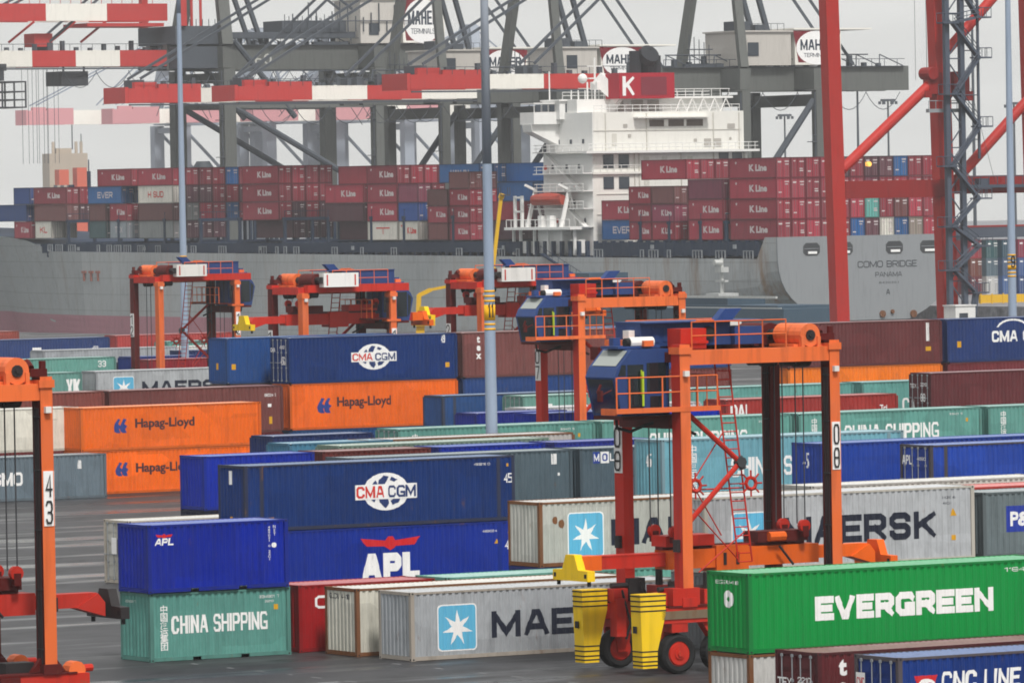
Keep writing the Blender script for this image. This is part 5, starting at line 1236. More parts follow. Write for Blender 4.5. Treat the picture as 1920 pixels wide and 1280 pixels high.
        m.build('leg_ladder',matd,t)
    # boom in painted bands, one piece per band
    x=xroot
    wts=(1.22,0.92,0.92,0.94,1.0)[:len(bands)]; x0=xroot-boom_len; L=0
    for k,bd in enumerate(bands):
        m=MB(); x0+=L; L=boom_len*wts[k]/sum(wts)
        for y in (yc-3.2,yc+3.2): m.box(x0+0.005,x0+L-0.005,y-0.65,y+0.65,zg0+0.7,zg1-0.9,0)
        if k==0: m.box(x0-0.6,x0,yc-3.8,yc+3.8,zg0+0.6,zg1-0.7,0); m.box(x0+L*0.42,x0+L-0.01,yc-3.84,yc-3.0,zg1-0.899,zg1-0.2,0); m.box(x0+L*0.1,x0+L*0.4,yc-3.6,yc-2.6,zg1-0.899,zg1+0.1,0)
        m.box(x0+L*0.5-0.3,x0+L*0.5+0.3,yc-2.5,yc+2.5,zg0+0.8,zg1-0.8,0)
        m.build('boom_section',red if bd=='r' else BWH,t)
    if detail:
        m=MB(); x=xroot-boom_len+0.5
        while x<xroot:
            m.tube((x,yc-4.1,zg1-0.9),(x,yc-4.1,zg1+0.2),0.05,4); x+=2.2
        m.tube((xroot-boom_len+0.5,yc-4.1,zg1+0.2),(xroot,yc-4.1,zg1+0.2),0.05,4); m.box(xroot-boom_len,xroot-0.2,yc-4.3,yc-3.86,zg0+0.2,zg0+0.45)
        for f in (0.48,0.93):
            xx=xroot-boom_len*f; m.box(xx-0.5,xx+0.5,yc-2.6,yc+2.6,zg1-0.89,zg1+0.5)
        m.build('boom_walkway',matd,t)
        m=MB(); span=6.4; x=xroot-boom_len*0.45
        while x<G+back-span:
            pts=[(x+span*i/8,yc-4.6,zg0-0.3-2.7*(1-(2*i/8-1)**2)) for i in range(9)]
            m.path(pts,0.06,4); m.tube((x,yc-4.6,zg0-0.35),(x,yc-4.6,zg0),0.08,4); x+=span
        m.build('festoon_cable',matd,t)
    # A frame, fore and back stays
    m=MB()
    for y,yt in ((0,yc-2.2),(BY,yc+2.2)):
        m.beam((0,y,zg1-0.3),(1.5,yt,apex),leg*0.85,leg*0.9)
    m.box(0.6,2.4,yc-3.0,yc+3.0,apex-0.8,apex+0.8)
    m.build('apex_frame',mat if red is BRED and group!='x' else mat,t)
    m=MB()
    for y in (yc-2.2,yc+2.2):
        m.beam((1.5,y,apex),(min(G-3,11.0),y,zg1),0.7,0.7)
        for f in (0.48,0.93): m.beam((1.5,y,apex),(xroot-boom_len*f,y,zg1+0.7),0.32,0.4)
        m.beam((1.5,y,apex),(G+back*0.55,y,zg1+0.3),0.3,0.4)
    m.build('stay',matd,t)
    if house:
        x0,x1,z1=house; m=MB()
        m.box(x0,x1,yc-5.0,yc+4.4,zg1+0.15,z1,0); m.box(x0-0.3,x1+0.3,yc-5.3,yc+4.7,z1,z1+0.25,0)
        hs=m.build('machinery_house',HOUSE,t)
        m=MB(); m.box(x0+1.7,x0+3.7,yc-5.09,yc-5.005,zg1+1.6,zg1+3.7); m.build('window',WIN,hs)
        m=MB(); m.box(x0+0.6,x0+3.6,yc-3,yc,z1+0.25,z1+1.7); m.box(x0+4.5,x0+6.5,yc-3,yc-1,z1+0.25,z1+1.2)
        for k in range(8): m.tube((x0+k*1.2,yc-5.1,z1+0.25),(x0+k*1.2,yc-5.1,z1+1.3),0.05,4)
        m.tube((x0,yc-5.1,z1+1.3),(x0+8.4,yc-5.1,z1+1.3),0.04,4); m.build('roof_unit',matd,hs)
        m=MB()
        for k in range(5): m.tube((x0-8+k*0.9,yc-3.5,zg1),(x0-8+k*0.9,yc-3.5,zg1+5.0-0.4*k),0.08,4)
        m.box(x0-8.2,x0-4,yc-4,yc-3,zg1+2.6,zg1+2.75); m.box(x0-9,x0-2,yc-3.9,yc-3.0,zg1,zg1+0.5)
        m.build('sheave_tower',matd,t)
        if sign:
            a=x1+0.7; w=8.4; zb=zg1+0.6; hh=z1-zb+0.2
            m=MB(); m.box(a-0.2,a+w+6.0,yc-5.1,yc+4,z1+0.35,z1+0.6,0); m.box(a+0.1,a+w+0.3,yc-4.9,yc+4,zb-0.4,z1+0.345,0)
            sg=m.build('sign_housing',BWH,t)
            fm=lambda p,r,d: Vector((a+p,yc-4.93+d*0.5,zb+r))
            decal('sign',[([(-0.2,hh),(w+0.2,hh),(w-0.7,0.0),(0.7,0.0)],[(0,1,2,3)],MRN),(*ell_poly(w/2,hh*0.5-0.2,w*0.46,hh*0.54,28),WHITE),
                T('MAHER',1.1,hh*0.38,w-2.2,hh*0.34,SIGNB,0.06),T('TERMINALS',1.7,hh*0.16,w-3.4,hh*0.13,SIGNB,0.02)],sg,fm,0,True)
    return t
BR50=[(0.8,15.8,12.8,31.0)]
sts('grey quay crane with white house and oval sign at right, beside the tall red leg',839,545,13.6,18,32.5,36.3,43.5,'rwrw',20.5,house=(1.7,11.4,41.6),braces=BR50,apex=66,xroot=-12.5)
sts('grey quay crane directly behind the ship bridge, its house window above the radome',893,545,13.6,18,32.0,35.8,43.5,'rwrw',20.5,house=(2.0,9.5,40.6),braces=BR50,apex=66,xroot=-12.5)
sts('grey quay crane left of the centre light pole, red and white boom over the ship',930,545,13.6,18,32.4,36.3,43.5,'rwrw',20.5,house=(1.0,9.5,41.2),braces=BR50,apex=66,xroot=-12.5)
L=sts('tall dark grey quay crane at left with number 60 on its girder',1005,545,30.5,18.5,40.0,44.4,46.0,'rwrwr',14,leg=2.3,zt=17.5,house=(29.5,37.5,52.2),braces=[(1.5,33.2,30.0,17.8),(1.5,45.0,13.5,31.5)],ties=(33.6,),apex=70,xroot=-9.0,group='tall quay cranes at left',number='60')
m=MB(); m.box(-9,2.0,2,16,44.41,47.6); m.box(-8.6,-0.5,1.5,17,40.2,44.0); m.box(4,29,5.2,6.2,45.6,46.6); m.box(4,29,12.2,13.2,45.6,46.6); m.box(14,27,5,12,46.61,48.6)
for k in range(14): m.tube((14.5+k*0.9,5,48.6),(14.5+k*0.9,5,49.7-0.3*(k%3)),0.08,4)
for k in range(9): m.tube((-8.6+k*1.25,2,47.6),(-8.6+k*1.25,2,48.8),0.08,4)
m.box(9,21,5.19,5.2-0.03+0.02,43.2,43.45) if False else None
m.build('machinery_platform',CGD,L)
for x,y in ((-7.6,2.0),(0.2,2.0),(-7.6,16.5),(0.2,16.5)): m=MB(); m.box(x-0.6,x+0.6,y-0.6,y+0.6,47.61,66); m.build('apex_post',BRED,L)
for x in (-5.2,-3.4): m=MB(); m.tube((x,3,47.6),(x+0.5,4,66),0.25,6); m.build('apex_strut',BRED,L)
for k,bd in enumerate('rwrwr'):
    m=MB(); x0=-9.0-11.9*(5-k)+ (0)
    for y in (5.5,12.5): m.box(x0+0.005,x0+11.895,y-0.7,y+0.7,48.6,51.6)
    m.build('upper_boom_section',BRED if bd=='r' else BWH,L)
m=MB(); 
for x in (-24,-30,-38): m.beam((x,9,45),(x+5.0,9,48.6),0.35,0.35)
x=-60
while x<-10: m.tube((x,4.7,51.6),(x,4.7,52.8),0.06,4); x+=2.0
m.tube((-60,4.7,52.8),(-10,4.7,52.8),0.06,4)
m.box(-34,-30.5,7,11,44.2,46.5); m.box(-25,-10,4.3,13.6,47.6,48.2)
m.build('boom_walkway',BRED,L)
m=MB(); m.box(-29.4,-24.2,6,12,37.4,39.9); m.tube((-29,6,39.9),(-29,6,41),0.2,5); m.tube((-25,6,39.9),(-25,6,41),0.2,5); m.build('trolley_cab',STEEL,L)
random.seed(5)
m=MB()
for k in range(26):
    x0=random.uniform(-8,40); z0=random.uniform(36,40); x1=x0+random.uniform(-9,9); y=random.choice((3.0,9.0,15.0)); m.tube((x0,y,z0),(x1,y,random.uniform(30,34.5)),0.07,4)
for k in range(7):
    x0=-8+k*6.2; m.path([(x0+6.2*i/8,2.4,39.6-3.4*(1-(2*i/8-1)**2)) for i in range(9)],0.08,4)
for k in range(16):
    x0=14+k*1.6; m.tube((x0,4,46.6),(x0,4,46.6+random.uniform(1.5,5.5)),0.12,5)
m.tube((14,4,48.5),(40,4,48.5),0.1,5); m.tube((-9,2.4,39.7),(42,2.4,39.7),0.1,5)
m.build('rigging',CGD,L)
m=MB()
for x in (-34.6,-33.4,-31.8,-30.4,-29.6):
    for y in (7,11): m.tube((x,y,24),(x,y,40.5),0.045,4)
m.build('hoist_rope',CGD,L)
m=MB()
for x in (-46.5,-44.2,-41.9,-39.6,-37.4):
    for y in (4,12): m.box(x-0.12,x+0.12,y-0.12,y+0.12,33.6,38.2)
for z in (33.7,35.0,36.4,38.1):
    for y in (4,12): m.box(-46.6,-37.3,y-0.1,y+0.1,z-0.12,z+0.12)
    for x in (-46.5,-37.4): m.box(x-0.1,x+0.1,4.1,11.9,z-0.12,z+0.12)
m.box(-46.6,-41.5,4,12,38.3,40.6); m.box(-43.5,-41.0,4,11,40.0,41.2)
m.build('maintenance_cage',STEEL,L)
# cranes far beyond, distance haze put into their pale paint
PG=paint('far_crane_haze_grey',(150,158,170),0.7,0.1); PGD=paint('far_crane_haze_dark',(136,146,160),0.7,0.1)
def far_at(px,Y): return ((px-960)*Y/FPX, Y)
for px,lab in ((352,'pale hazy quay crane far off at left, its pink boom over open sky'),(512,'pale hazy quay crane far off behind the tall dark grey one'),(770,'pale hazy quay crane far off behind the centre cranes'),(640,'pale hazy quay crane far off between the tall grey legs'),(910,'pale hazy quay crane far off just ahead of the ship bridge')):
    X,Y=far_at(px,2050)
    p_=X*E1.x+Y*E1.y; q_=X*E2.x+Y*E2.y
    sts(lab,q_,p_,26,18,40.5,46.5,52,'rwrw',12,leg=3.4,zt=14,apex=70,sign=False,group='hazy quay cranes far away',mat=PG,matd=PGD,red=paint('far_boom_haze_pink',(206,146,152),0.7,0.1),detail=False,braces=[(1.5,38,25,15)])

# ---------------------------------------------------------------- red quay crane of the near terminal
RC=paint('red_crane_paint',(176,42,36),0.5,0.25,0.04); RCD=paint('red_crane_dark',(142,36,36),0.55,0.25,0.06)
rq=629.8; rp=421.8
rc=thing('quay_crane','bright red quay crane leg pair with braces and grey zigzag stair tower at right','quay crane',yard(rp,rq),TH)
SX=13.72; ZS=16.14
def rx(px): return (px-1578)/SX
def rz(py,px=1680): return 17.48-(py-(362.0-0.0173*(px-960)))/ZS
m=MB(); m.beam((0.1,0,0.8),(-0.95,0,46),1.55,1.75,up=(1,0,0)); m.build('leg',RC,rc)
x2=rx(1791)
m=MB(); m.beam((x2+0.1,0.4,0.8),(x2-0.95,0.4,46),1.6,2.0,up=(1,0,0)); m.build('leg',RC,rc)
m=MB(); m.beam((x2+13.2,0.4,0.8),(x2+12.3,0.4,46),1.6,2.0,up=(1,0,0)); m.build('leg',RC,rc)
m=MB(); m.box(0.79,x2-0.82,-0.6,0.7,rz(371),rz(338)); m.build('portal_beam',RCD,rc); m=MB(); m.box(x2+0.83,x2+12.4,-0.5,0.8,rz(366),rz(332)); m.build('portal_beam',RCD,rc)  # beams in a darker red, shade of this face put into the paint
for a,b in (((0.7,0.0,rz(318,1600)),(x2-2.2,0.2,rz(158,1755))),((x2+0.5,0.3,rz(92,1800)),(x2+8.4,0.3,rz(-28,1900))),((x2+1.6,0.2,rz(335,1815)),(x2+12.2,0.2,rz(180,1950)))):
    m=MB(); m.tube(a,b,0.62,14); m.build('brace',RC,rc)
m=MB(); z0=rz(180,1780); z1=rz(128,1780)
m.box(x2-2.6,x2-0.82,-0.5,0.9,z0+0.3,z1-0.4); m.tube((x2-2.3,-0.9,z1-0.5),(x2-2.3,1.2,z1-0.5),0.75,12); m.box(x2+0.83,x2+3.0,-0.6,0.9,z0,z1-0.3); m.tube((x2+2.2,-0.9,z0+0.8),(x2+2.2,1.2,z0+0.8),0.6,12); m.box(x2-3.3,x2-2.4,-0.6,0.8,z0-0.1,z0+0.7); m.box(x2+2.4,x2+3.4,-0.7,0.9,z0-0.5,z0+0.6)
m.build('brace_joint',RCD,rc)
m=MB(); m.box(x2-3.7,x2+0.5,-1.8,-1.2,rz(212),rz(205)); 
for k in range(5): m.tube((x2-3.7+k,-1.8,rz(205)),(x2-3.7+k,-1.8,rz(190)),0.05,4)
m.tube((x2-3.7,-1.8,rz(190)),(x2+0.3,-1.8,rz(190)),0.05,4); m.build('access_platform',GALV,rc)
STG=paint('stair_grey',(76,84,98),0.55,0.2,0.05)
m=MB()
for x in (rx(1771),rx(1800)): m.box(x-0.3,x+0.3,-2.6,-2.0,0.2,46)
m.box(rx(1833)-0.13,rx(1833)+0.13,-2.4,-2.15,rz(300),46)
zz=1.0
while zz<44:
    m.tube((rx(1771),-2.3,zz),(rx(1800),-2.3,zz+2.6),0.09,5); m.tube((rx(1800),-2.3,zz+2.6),(rx(1771),-2.3,zz+5.2),0.09,5); m.box(rx(1771),rx(1800),-2.4,-2.2,zz,zz+0.14); m.tube((rx(1800),-2.3,zz+1.0),(rx(1833),-2.3,zz+1.0),0.06,4) if zz>20 else None; zz+=5.2
m.build('stair_post',STG,rc)
P_=[(1762,-40,0),(1850,30,0),(1756,42,1),(1850,106,1),(1758,176,1),(1850,236,1),(1752,312,1),(1846,372,0),(1752,426,1),(1846,462,0),(1752,508,1),(1838,550,0),(1786,606,0)]
m=MB()
for (xa,ya,_),(xb,yb,_) in zip(P_,P_[1:]):
    a=(rx(xa),-2.9,rz(ya,xa)); b=(rx(xb),-2.9,rz(yb,xb)); s_=1 if xb>xa else -1
    a2=(a[0]+s_*1.6,a[1],a[2]); b2=(b[0]-s_*1.6,b[1],b[2])
    m.beam(a2,b2,0.8,0.28)
    m.tube((a2[0],-3.3,a2[2]+1.0),(b2[0],-3.3,b2[2]+1.0),0.06,4); m.tube((a2[0],-3.3,a2[2]+0.5),(b2[0],-3.3,b2[2]+0.5),0.05,4)
    for f in (0.1,0.5,0.9): m.tube((a2[0]+(b2[0]-a2[0])*f,-3.3,a2[2]+(b2[2]-a2[2])*f),(a2[0]+(b2[0]-a2[0])*f,-3.3,a2[2]+(b2[2]-a2[2])*f+1.0),0.045,4)
m.build('stair_flight',STG,rc)
for x,y,r_ in P_:
    m=MB(); X=rx(x); Z=rz(y,x); s_=1 if x>1800 else -1
    x0,x1=sorted((X,X-s_*2.2)); m.box(x0,x1,-3.4,-2.0,Z-0.12,Z+0.06)
    for k in range(3): m.tube((X-s_*k*0.7,-3.35,Z),(X-s_*k*0.7,-3.35,Z+1.1),0.05,4)
    m.tube((X,-3.35,Z+1.1),(X-s_*2,-3.35,Z+1.1),0.05,4); m.tube((X,-3.35,Z+1.1),(X,-2.0,Z+1.1),0.05,4); m.tube((X,-2.0,Z),(X,-2.0,Z+1.1),0.05,4); m.build('stair_landing',STG,rc)
m=MB(); m.box(x2+2.2,x2+12.5,-1.7,-0.7,rz(352,1880),rz(346,1880)); 
for k in range(9): m.tube((x2+2.4+k*1.2,-1.7,rz(346,1880)),(x2+2.4+k*1.2,-1.7,rz(330,1880)),0.06,4)
m.tube((x2+2.2,-1.7,rz(330,1880)),(x2+12,-1.7,rz(330,1880)),0.06,4); m.box(x2+3.4,x2+4.8,-1.6,-0.8,rz(346,1880),rz(334,1880)); m.build('walkway',STG,rc)
m=MB(); m.tube((x2-3.0,-0.5,z1),(x2-3.0,-0.5,46),0.04,4); m.tube((x2-4.6,-0.5,rz(150)),(x2-4.6,-0.5,46),0.03,4); m.tube((x2+3.2,-0.5,z0+1),(x2+6.5,-0.5,rz(345)),0.03,4); m.build('crane_cable',STEEL,rc)
m=MB(); m.tube((1.2,-0.9,rz(308,1627)),(1.2,-0.6,rz(308,1627)),0.3,10); m.box(1.0,1.5,-0.6,-0.3,rz(312,1627),rz(304,1627))
lampm,nt_,b_=nodes('lamp_glow'); b_.inputs['Emission Color'].default_value=(1,0.5,0.1,1); b_.inputs['Emission Strength'].default_value=0.7
b_.inputs['Base Color'].default_value=(0.8,0.5,0.1,1)
m.v=[(x+rx(1627)-1.2,y-0.6,z) for x,y,z in m.v]; m.build('lamp',lampm,rc)
for x in (0.1,x2+0.1,x2+13.2):
    m=MB(); m.box(x-1.2,x+1.2,-3.5,3.5,0.9,1.8)
    for k in range(6): m.tube((x-0.3,-2.8+k*1.12,0.45),(x+0.3,-2.8+k*1.12,0.45),0.45,10)
    m.build('bogie',RCD,rc)
# checker's cabin near the crane foot
cbn=thing('site_cabin','small white cabin with railings at the foot of the red crane','cabin',yard(rp+x2-2.0,rq-5),TH)
m=MB(); m.box(-1.4,1.4,-1.2,1.2,0.3,3.4); m.box(-1.5,1.5,-1.3,1.3,3.4,3.55); m.build('body',SWHITE,cbn)
m=MB(); m.box(-0.9,0.3,-1.26,-1.201,1.5,2.6); m.build('window',WIN,cbn)
m=MB()
for k in range(8): m.tube((-5+k*0.9,-2,0),(-5+k*0.9,-2,1.6),0.06,4)
m.tube((-5,-2,1.6),(1.3,-2,1.6),0.05,4); m.tube((-5,-2,0.9),(1.3,-2,0.9),0.05,4); m.build('railing',GALV,cbn)

# ---------------------------------------------------------------- light poles
POLE=paint('pole_blue_grey',(150,166,188),0.45,0.25,0.0,spec=0.4); PYEL=paint('pole_yellow',(242,180,20),0.5,0.1)
def pole(x,y,label,h=36.0,band=(10.3,12.3),r0=0.335,r1=0.155,rusty=False,digits='4'):
    t=thing('light_pole',label,'light pole',(x,y,0),-0.35,'tall light poles in the yard')
    m=MB(); n=9
    for k in range(n):
        a=k/n; b=(k+1)/n
        m.tube((0,0,h*a),(0,0,h*b),r0+(r1-r0)*a,14,0,r2=r0+(r1-r0)*b,caps=(k in (0,n-1)))
    m.tube((0,0,0),(0,0,0.6),r0+0.12,14,0); m.build('mast',POLE,t,True)
    rr=lambda z: r0+(r1-r0)*z/h
    m=MB(); m.tube((0,0,band[0]+0.45),(0,0,band[1]-0.55),rr(band[0])+0.012,14)
    for z in (band[0]-0.05,band[0]+0.2,band[1]-0.4,band[1]-0.15,band[1]+0.1): m.tube((0,0,z),(0,0,z+0.1),rr(z)+0.012,14)
    bd=m.build('warning_band',PYEL,t,True)
    f=lambda a,b,d: Vector((-0.28*math.cos((a+0.6)/0.36*1.0)*1.22,-0.28*math.sin((a+0.6)/0.36*1.0)*1.22,b))
    decal('numeral',[T(digits,0.0,band[0]+0.6,0.34,0.8,BLACK,0.03)],bd,f,0,True)
    m=MB(); m.tube((0,0,h),(0,0,h+0.4),1.4,16)
    for k in range(8): a=k*math.pi/4; m.box(1.2*math.cos(a)-0.25,1.2*math.cos(a)+0.25,1.2*math.sin(a)-0.25,1.2*math.sin(a)+0.25,h-0.35,h-0.01)
    m.build('lamp_ring',GALV,t)
    if rusty:
        m=MB(); m.tube((0.0,0,19.0),(0,0,34),0.0+rr(19)+0.006,14,0,r2=rr(34)+0.006); m.build('weathered_section',RUST2,t,True)
    return t
RUST2=paint('weathered_pole',(150,158,170),0.6,0.5,0.42)
X=(919-960)/36.4; pole(X,335.5,'large blue grey light pole in the centre of the photo with yellow band',rusty=True,digits='11',band=(10.5,12.3))
pole((346.5-960)*512/FPX,512,'blue grey light pole at left rising behind the straddle carrier',digits='7',band=(11.3,12.8))
pole((1899.5-960)*446/FPX,446,'blue grey light pole with yellow band at the right edge',digits='9',band=(11.2,12.5))
def mast(px,ytop,Y,label):
    X=(px-960)*Y/FPX; t=thing('high_mast_light',label,'light mast',(X,Y,0),0,'thin light masts in the haze')
    h=17.48+(640-290.5-0.0173*(px-960)+12-ytop)*Y/FPX
    m=MB(); m.tube((0,0,0),(0,0,h),0.34,8,r2=0.2); m.build('mast',CGD,t)
    m=MB(); m.tube((0,0,h),(0,0,h+0.5),1.8,10); 
    for k in range(6): a=k*math.pi/3; m.tube((1.9*math.cos(a),1.9*math.sin(a),h-0.7),(1.9*math.cos(a),1.9*math.sin(a),h),0.35,6)
    m.build('lamp_ring',CGD,t)
mast(1615,165,1300,'thin light mast just right of the tall red leg')
mast(1672,190,1500,'thin hazy light mast midway between the red leg and the stair tower')
mast(1478,218,1600,'faint light mast left of the tall red leg')
mast(1908,196,1450,'thin light mast behind the right hand pole')
mast(1832,-20,1150,'tall thin mast beside the stair tower')

# ---------------------------------------------------------------- lifts, barge, far things
BY_=paint('lift_yellow',(222,176,34),0.5,0.2,0.05)
t=thing('boom_lift','yellow boom lift with its long arm raised beside the centre light pole','boom lift',(-3.2,700,0),0.2)
m=MB(); m.beam((0.4,0,2.2),(1.3,0,9.6),0.55,0.6); m.beam((1.3,0,9.4),(2.35,0,17.2),0.36,0.42); m.beam((2.3,0,16.9),(2.5,0,17.4),0.7,0.5); m.build('boom',BY_,t)
m=MB(); m.box(-2,2,-1.2,1.2,0.6,1.3); m.box(-1.8,1.0,-1.1,1.1,1.3,2.4); m.build('chassis',BY_,t)
for x in (-1.4,1.4):
    for y in (-1.3,1.3): m=MB(); m.tube((x,y-0.2,0.55),(x,y+0.2,0.55),0.55,14); m.build('wheel',TYRE,t)
m=MB(); m.box(2.2,3.2,-0.6,0.6,17.2,17.3)
for x in (2.2,3.2):
    for y in (-0.6,0.6): m.tube((x,y,17.3),(x,y,18.1),0.04,4)
m.build('basket',STEEL,t)
t=thing('knuckle_lift','yellow articulated lift with folded arm between two carriers','boom lift',(-9.9,690,0),0.0)
m=MB(); m.beam((0.1,0,1.0),(0.3,0,4.6),0.9,0.9); m.beam((0.0,0,4.4),(0.15,0,6.9),0.5,0.55); m.beam((0.1,0,6.8),(1.4,0,7.4),0.4,0.45); m.beam((1.2,0,7.35),(3.4,0,7.75),0.3,0.3); m.build('arm',BY_,t)
m=MB(); m.box(-1.5,1.5,-1,1,0.5,1.4); m.box(-0.6,1.8,-0.8,0.8,3.6,4.2); m.build('chassis',BY_,t)
for x in (-1.0,1.0):
    for y in (-1.1,1.1): m=MB(); m.tube((x,y-0.18,0.5),(x,y+0.18,0.5),0.5,14); m.build('wheel',TYRE,t)
BG=paint('barge_blue_grey',(62,82,98),0.6,0.25,0.1)
t=thing('bunker_barge','dark blue grey barge with white rails lying between the yard and the ship','barge',yard(476,753),TH+math.pi/2)
m=MB(); hullp=[(-36,-4.6),(30,-4.6),(36,0),(30,4.6),(-36,4.6)]
m.prism(hullp,'z',-7.6,1.6); m.box(-34,32,-4.2,4.2,1.6,2.0); m.build('hull',BG,t)
m=MB(); m.box(12,33,-3.8,3.8,2.0,4.6); m.box(15,26,-3.2,3.2,4.6,6.2); m.box(-20,8,-3.0,3.0,2.0,3.0); m.build('deckhouse',BG,t)
m=MB()
m.box(-35,30,4.21,4.35,1.6,1.75)
m.box(-34,-12,4.2,4.5,2.95,3.25); m.box(14,20,3.81,4.3,4.6,5.1); m.box(9,12,2,4,2,3.4)
for k in range(6): m.box(13+k*2.4,14+k*2.4,3.81,3.86,2.8,3.9)
m.tube((-14,0,3.0),(-14,0,8.2),0.25,8); m.box(-15.2,-12.8,-0.3,0.3,5.0,5.25); m.box(-14.8,-13.2,-0.6,0.6,6.3,7.0); m.tube((-14,0,7.6),(-14,1.2,7.6),0.4,8); m.box(-15.6,-12.4,-1.6,1.6,3.0,3.5)
m.build('white_fittings',paint('barge_white',(190,192,190),0.6,0.3,0.1),t)
# boxes stacked on the quay at the far right
k_=0
for px,cols in ((1822,((150,52,62),(120,70,60),(110,50,60))),(1852,((60,96,100),(96,116,128),(196,196,194))),(1882,((50,80,96),(70,90,120),(70,100,150))),(1912,((140,44,70),(56,84,136),(48,72,120)))):
    for tier,rgb in enumerate(cols[::-1]):
        X,Y=(px-960)*1040/FPX,1040
        o=D.objects.new('shipping_container',cargo_mesh(S40,HC,1)); COL.objects.link(o)
        o.location=(X,Y,tier*HC); o.rotation_euler=(0,0,SHIP_RZ)
        for i,mtt in enumerate((paint('quay_box_%d_%d_%d'%rgb,rgb,0.6,0.2),paint('quay_box_%d_%d_%d'%rgb,rgb,0.6,0.2),WHITE,GALV)): o.material_slots[i].link='OBJECT'; o.material_slots[i].material=mtt
        tag(o,'%s box on the far quay beside the stair tower, %s of %s column'%({(150,52,62):'red',(120,70,60):'brown',(110,50,60):'wine red',(60,96,100):'dark teal',(96,116,128):'blue grey',(196,196,194):'white',(50,80,96):'dark slate',(70,90,120):'dusty blue',(70,100,150):'mid blue',(140,44,70):'crimson',(56,84,136):'blue',(48,72,120):'deep blue'}[rgb],('bottom','middle','top')[tier],{1822:'first',1852:'second',1882:'third',1912:'last'}[px]),'shipping container','containers on the far quay')
t=thing('quay_gantry','grey gantry beam with red edge above the far quay boxes at right','gantry',((1880-960)*1060/FPX,1060,0),TH)
m=MB(); m.box(-10,22,-0.8,0.8,8.9,10.6); m.box(-10,22,-0.85,0.85,10.6,10.9,1)
for x in (-9,21): m.box(x-0.5,x+0.5,-0.7,0.7,0,8.9)
m.build('beam',[STG,RCD],t)
t=thing('barrier','yellow barrier rail on the quay at the right edge','barrier',((1890-960)*960/FPX,960,0),TH)
m=MB(); m.box(-5,12,-0.2,0.2,0.1,1.3); 
for k in range(9): m.box(-5+k*2,-4.8+k*2,-0.3,-0.201,0,1.5)
m.build('rail',BY_,t)
FB=paint('far_building_beige',(178,164,148),0.8,0.2)
X=(128-960)*2500/FPX
t=thing('silo_building','pale beige silo building with small stacks on the horizon at left','building',(X,2500,0),0.3)
m=MB(); m.box(-7.5,7.5,-6,6,0,35.5); m.box(-4,2,-3,3,35.5,37.5); m.build('wall',FB,t)
for x in (-5,4,6): m=MB(); m.tube((x,-2,35.5),(x,-2,40),0.6,8); m.build('chimney',FB,t)
m=MB()
for k in range(5): m.box(-6+k*2.6,-4.6+k*2.6,-6.06,-6.005,22,23.5)
m.build('window',WIN,t)
m=MB(); m.tube((3,0,37),(3,0,47),0.25,6); m.tube((6.5,0,37),(6.5,0,43),0.2,6); m.build('antenna',CGD,t)
t=thing('harbour_crane','small orange harbour crane in front of the silo building','crane',((140-960)*1900/FPX,1900,0),0.4)
m=MB(); m.box(-4,4,-3,3,0,19); m.build('tower',paint('far_orange',(196,92,70),0.6,0.1),t)
m=MB(); m.box(-4.5,-1.5,-2,2,22,26.5); m.box(1.0,4,-2,2,21,27); m.box(-4.2,4.4,-2.5,2.5,19,21); m.beam((0,0,20),(-10,0,19),0.8,0.8); m.build('cab',paint('far_orange',(196,92,70),0.6,0.1),t)
t=thing('storage_tank','dark rounded tank roof peeping over the ship boxes at left','tank',((387-960)*1400/FPX,1400,0),0)
m=MB(); m.tube((0,0,0),(0,0,22.4),3.4,24); m.tube((0,0,22.4),(0,0,25.4),3.4,24,r2=1.4); m.build('shell',flat('tank_dark',(44,52,60),0.6),t)
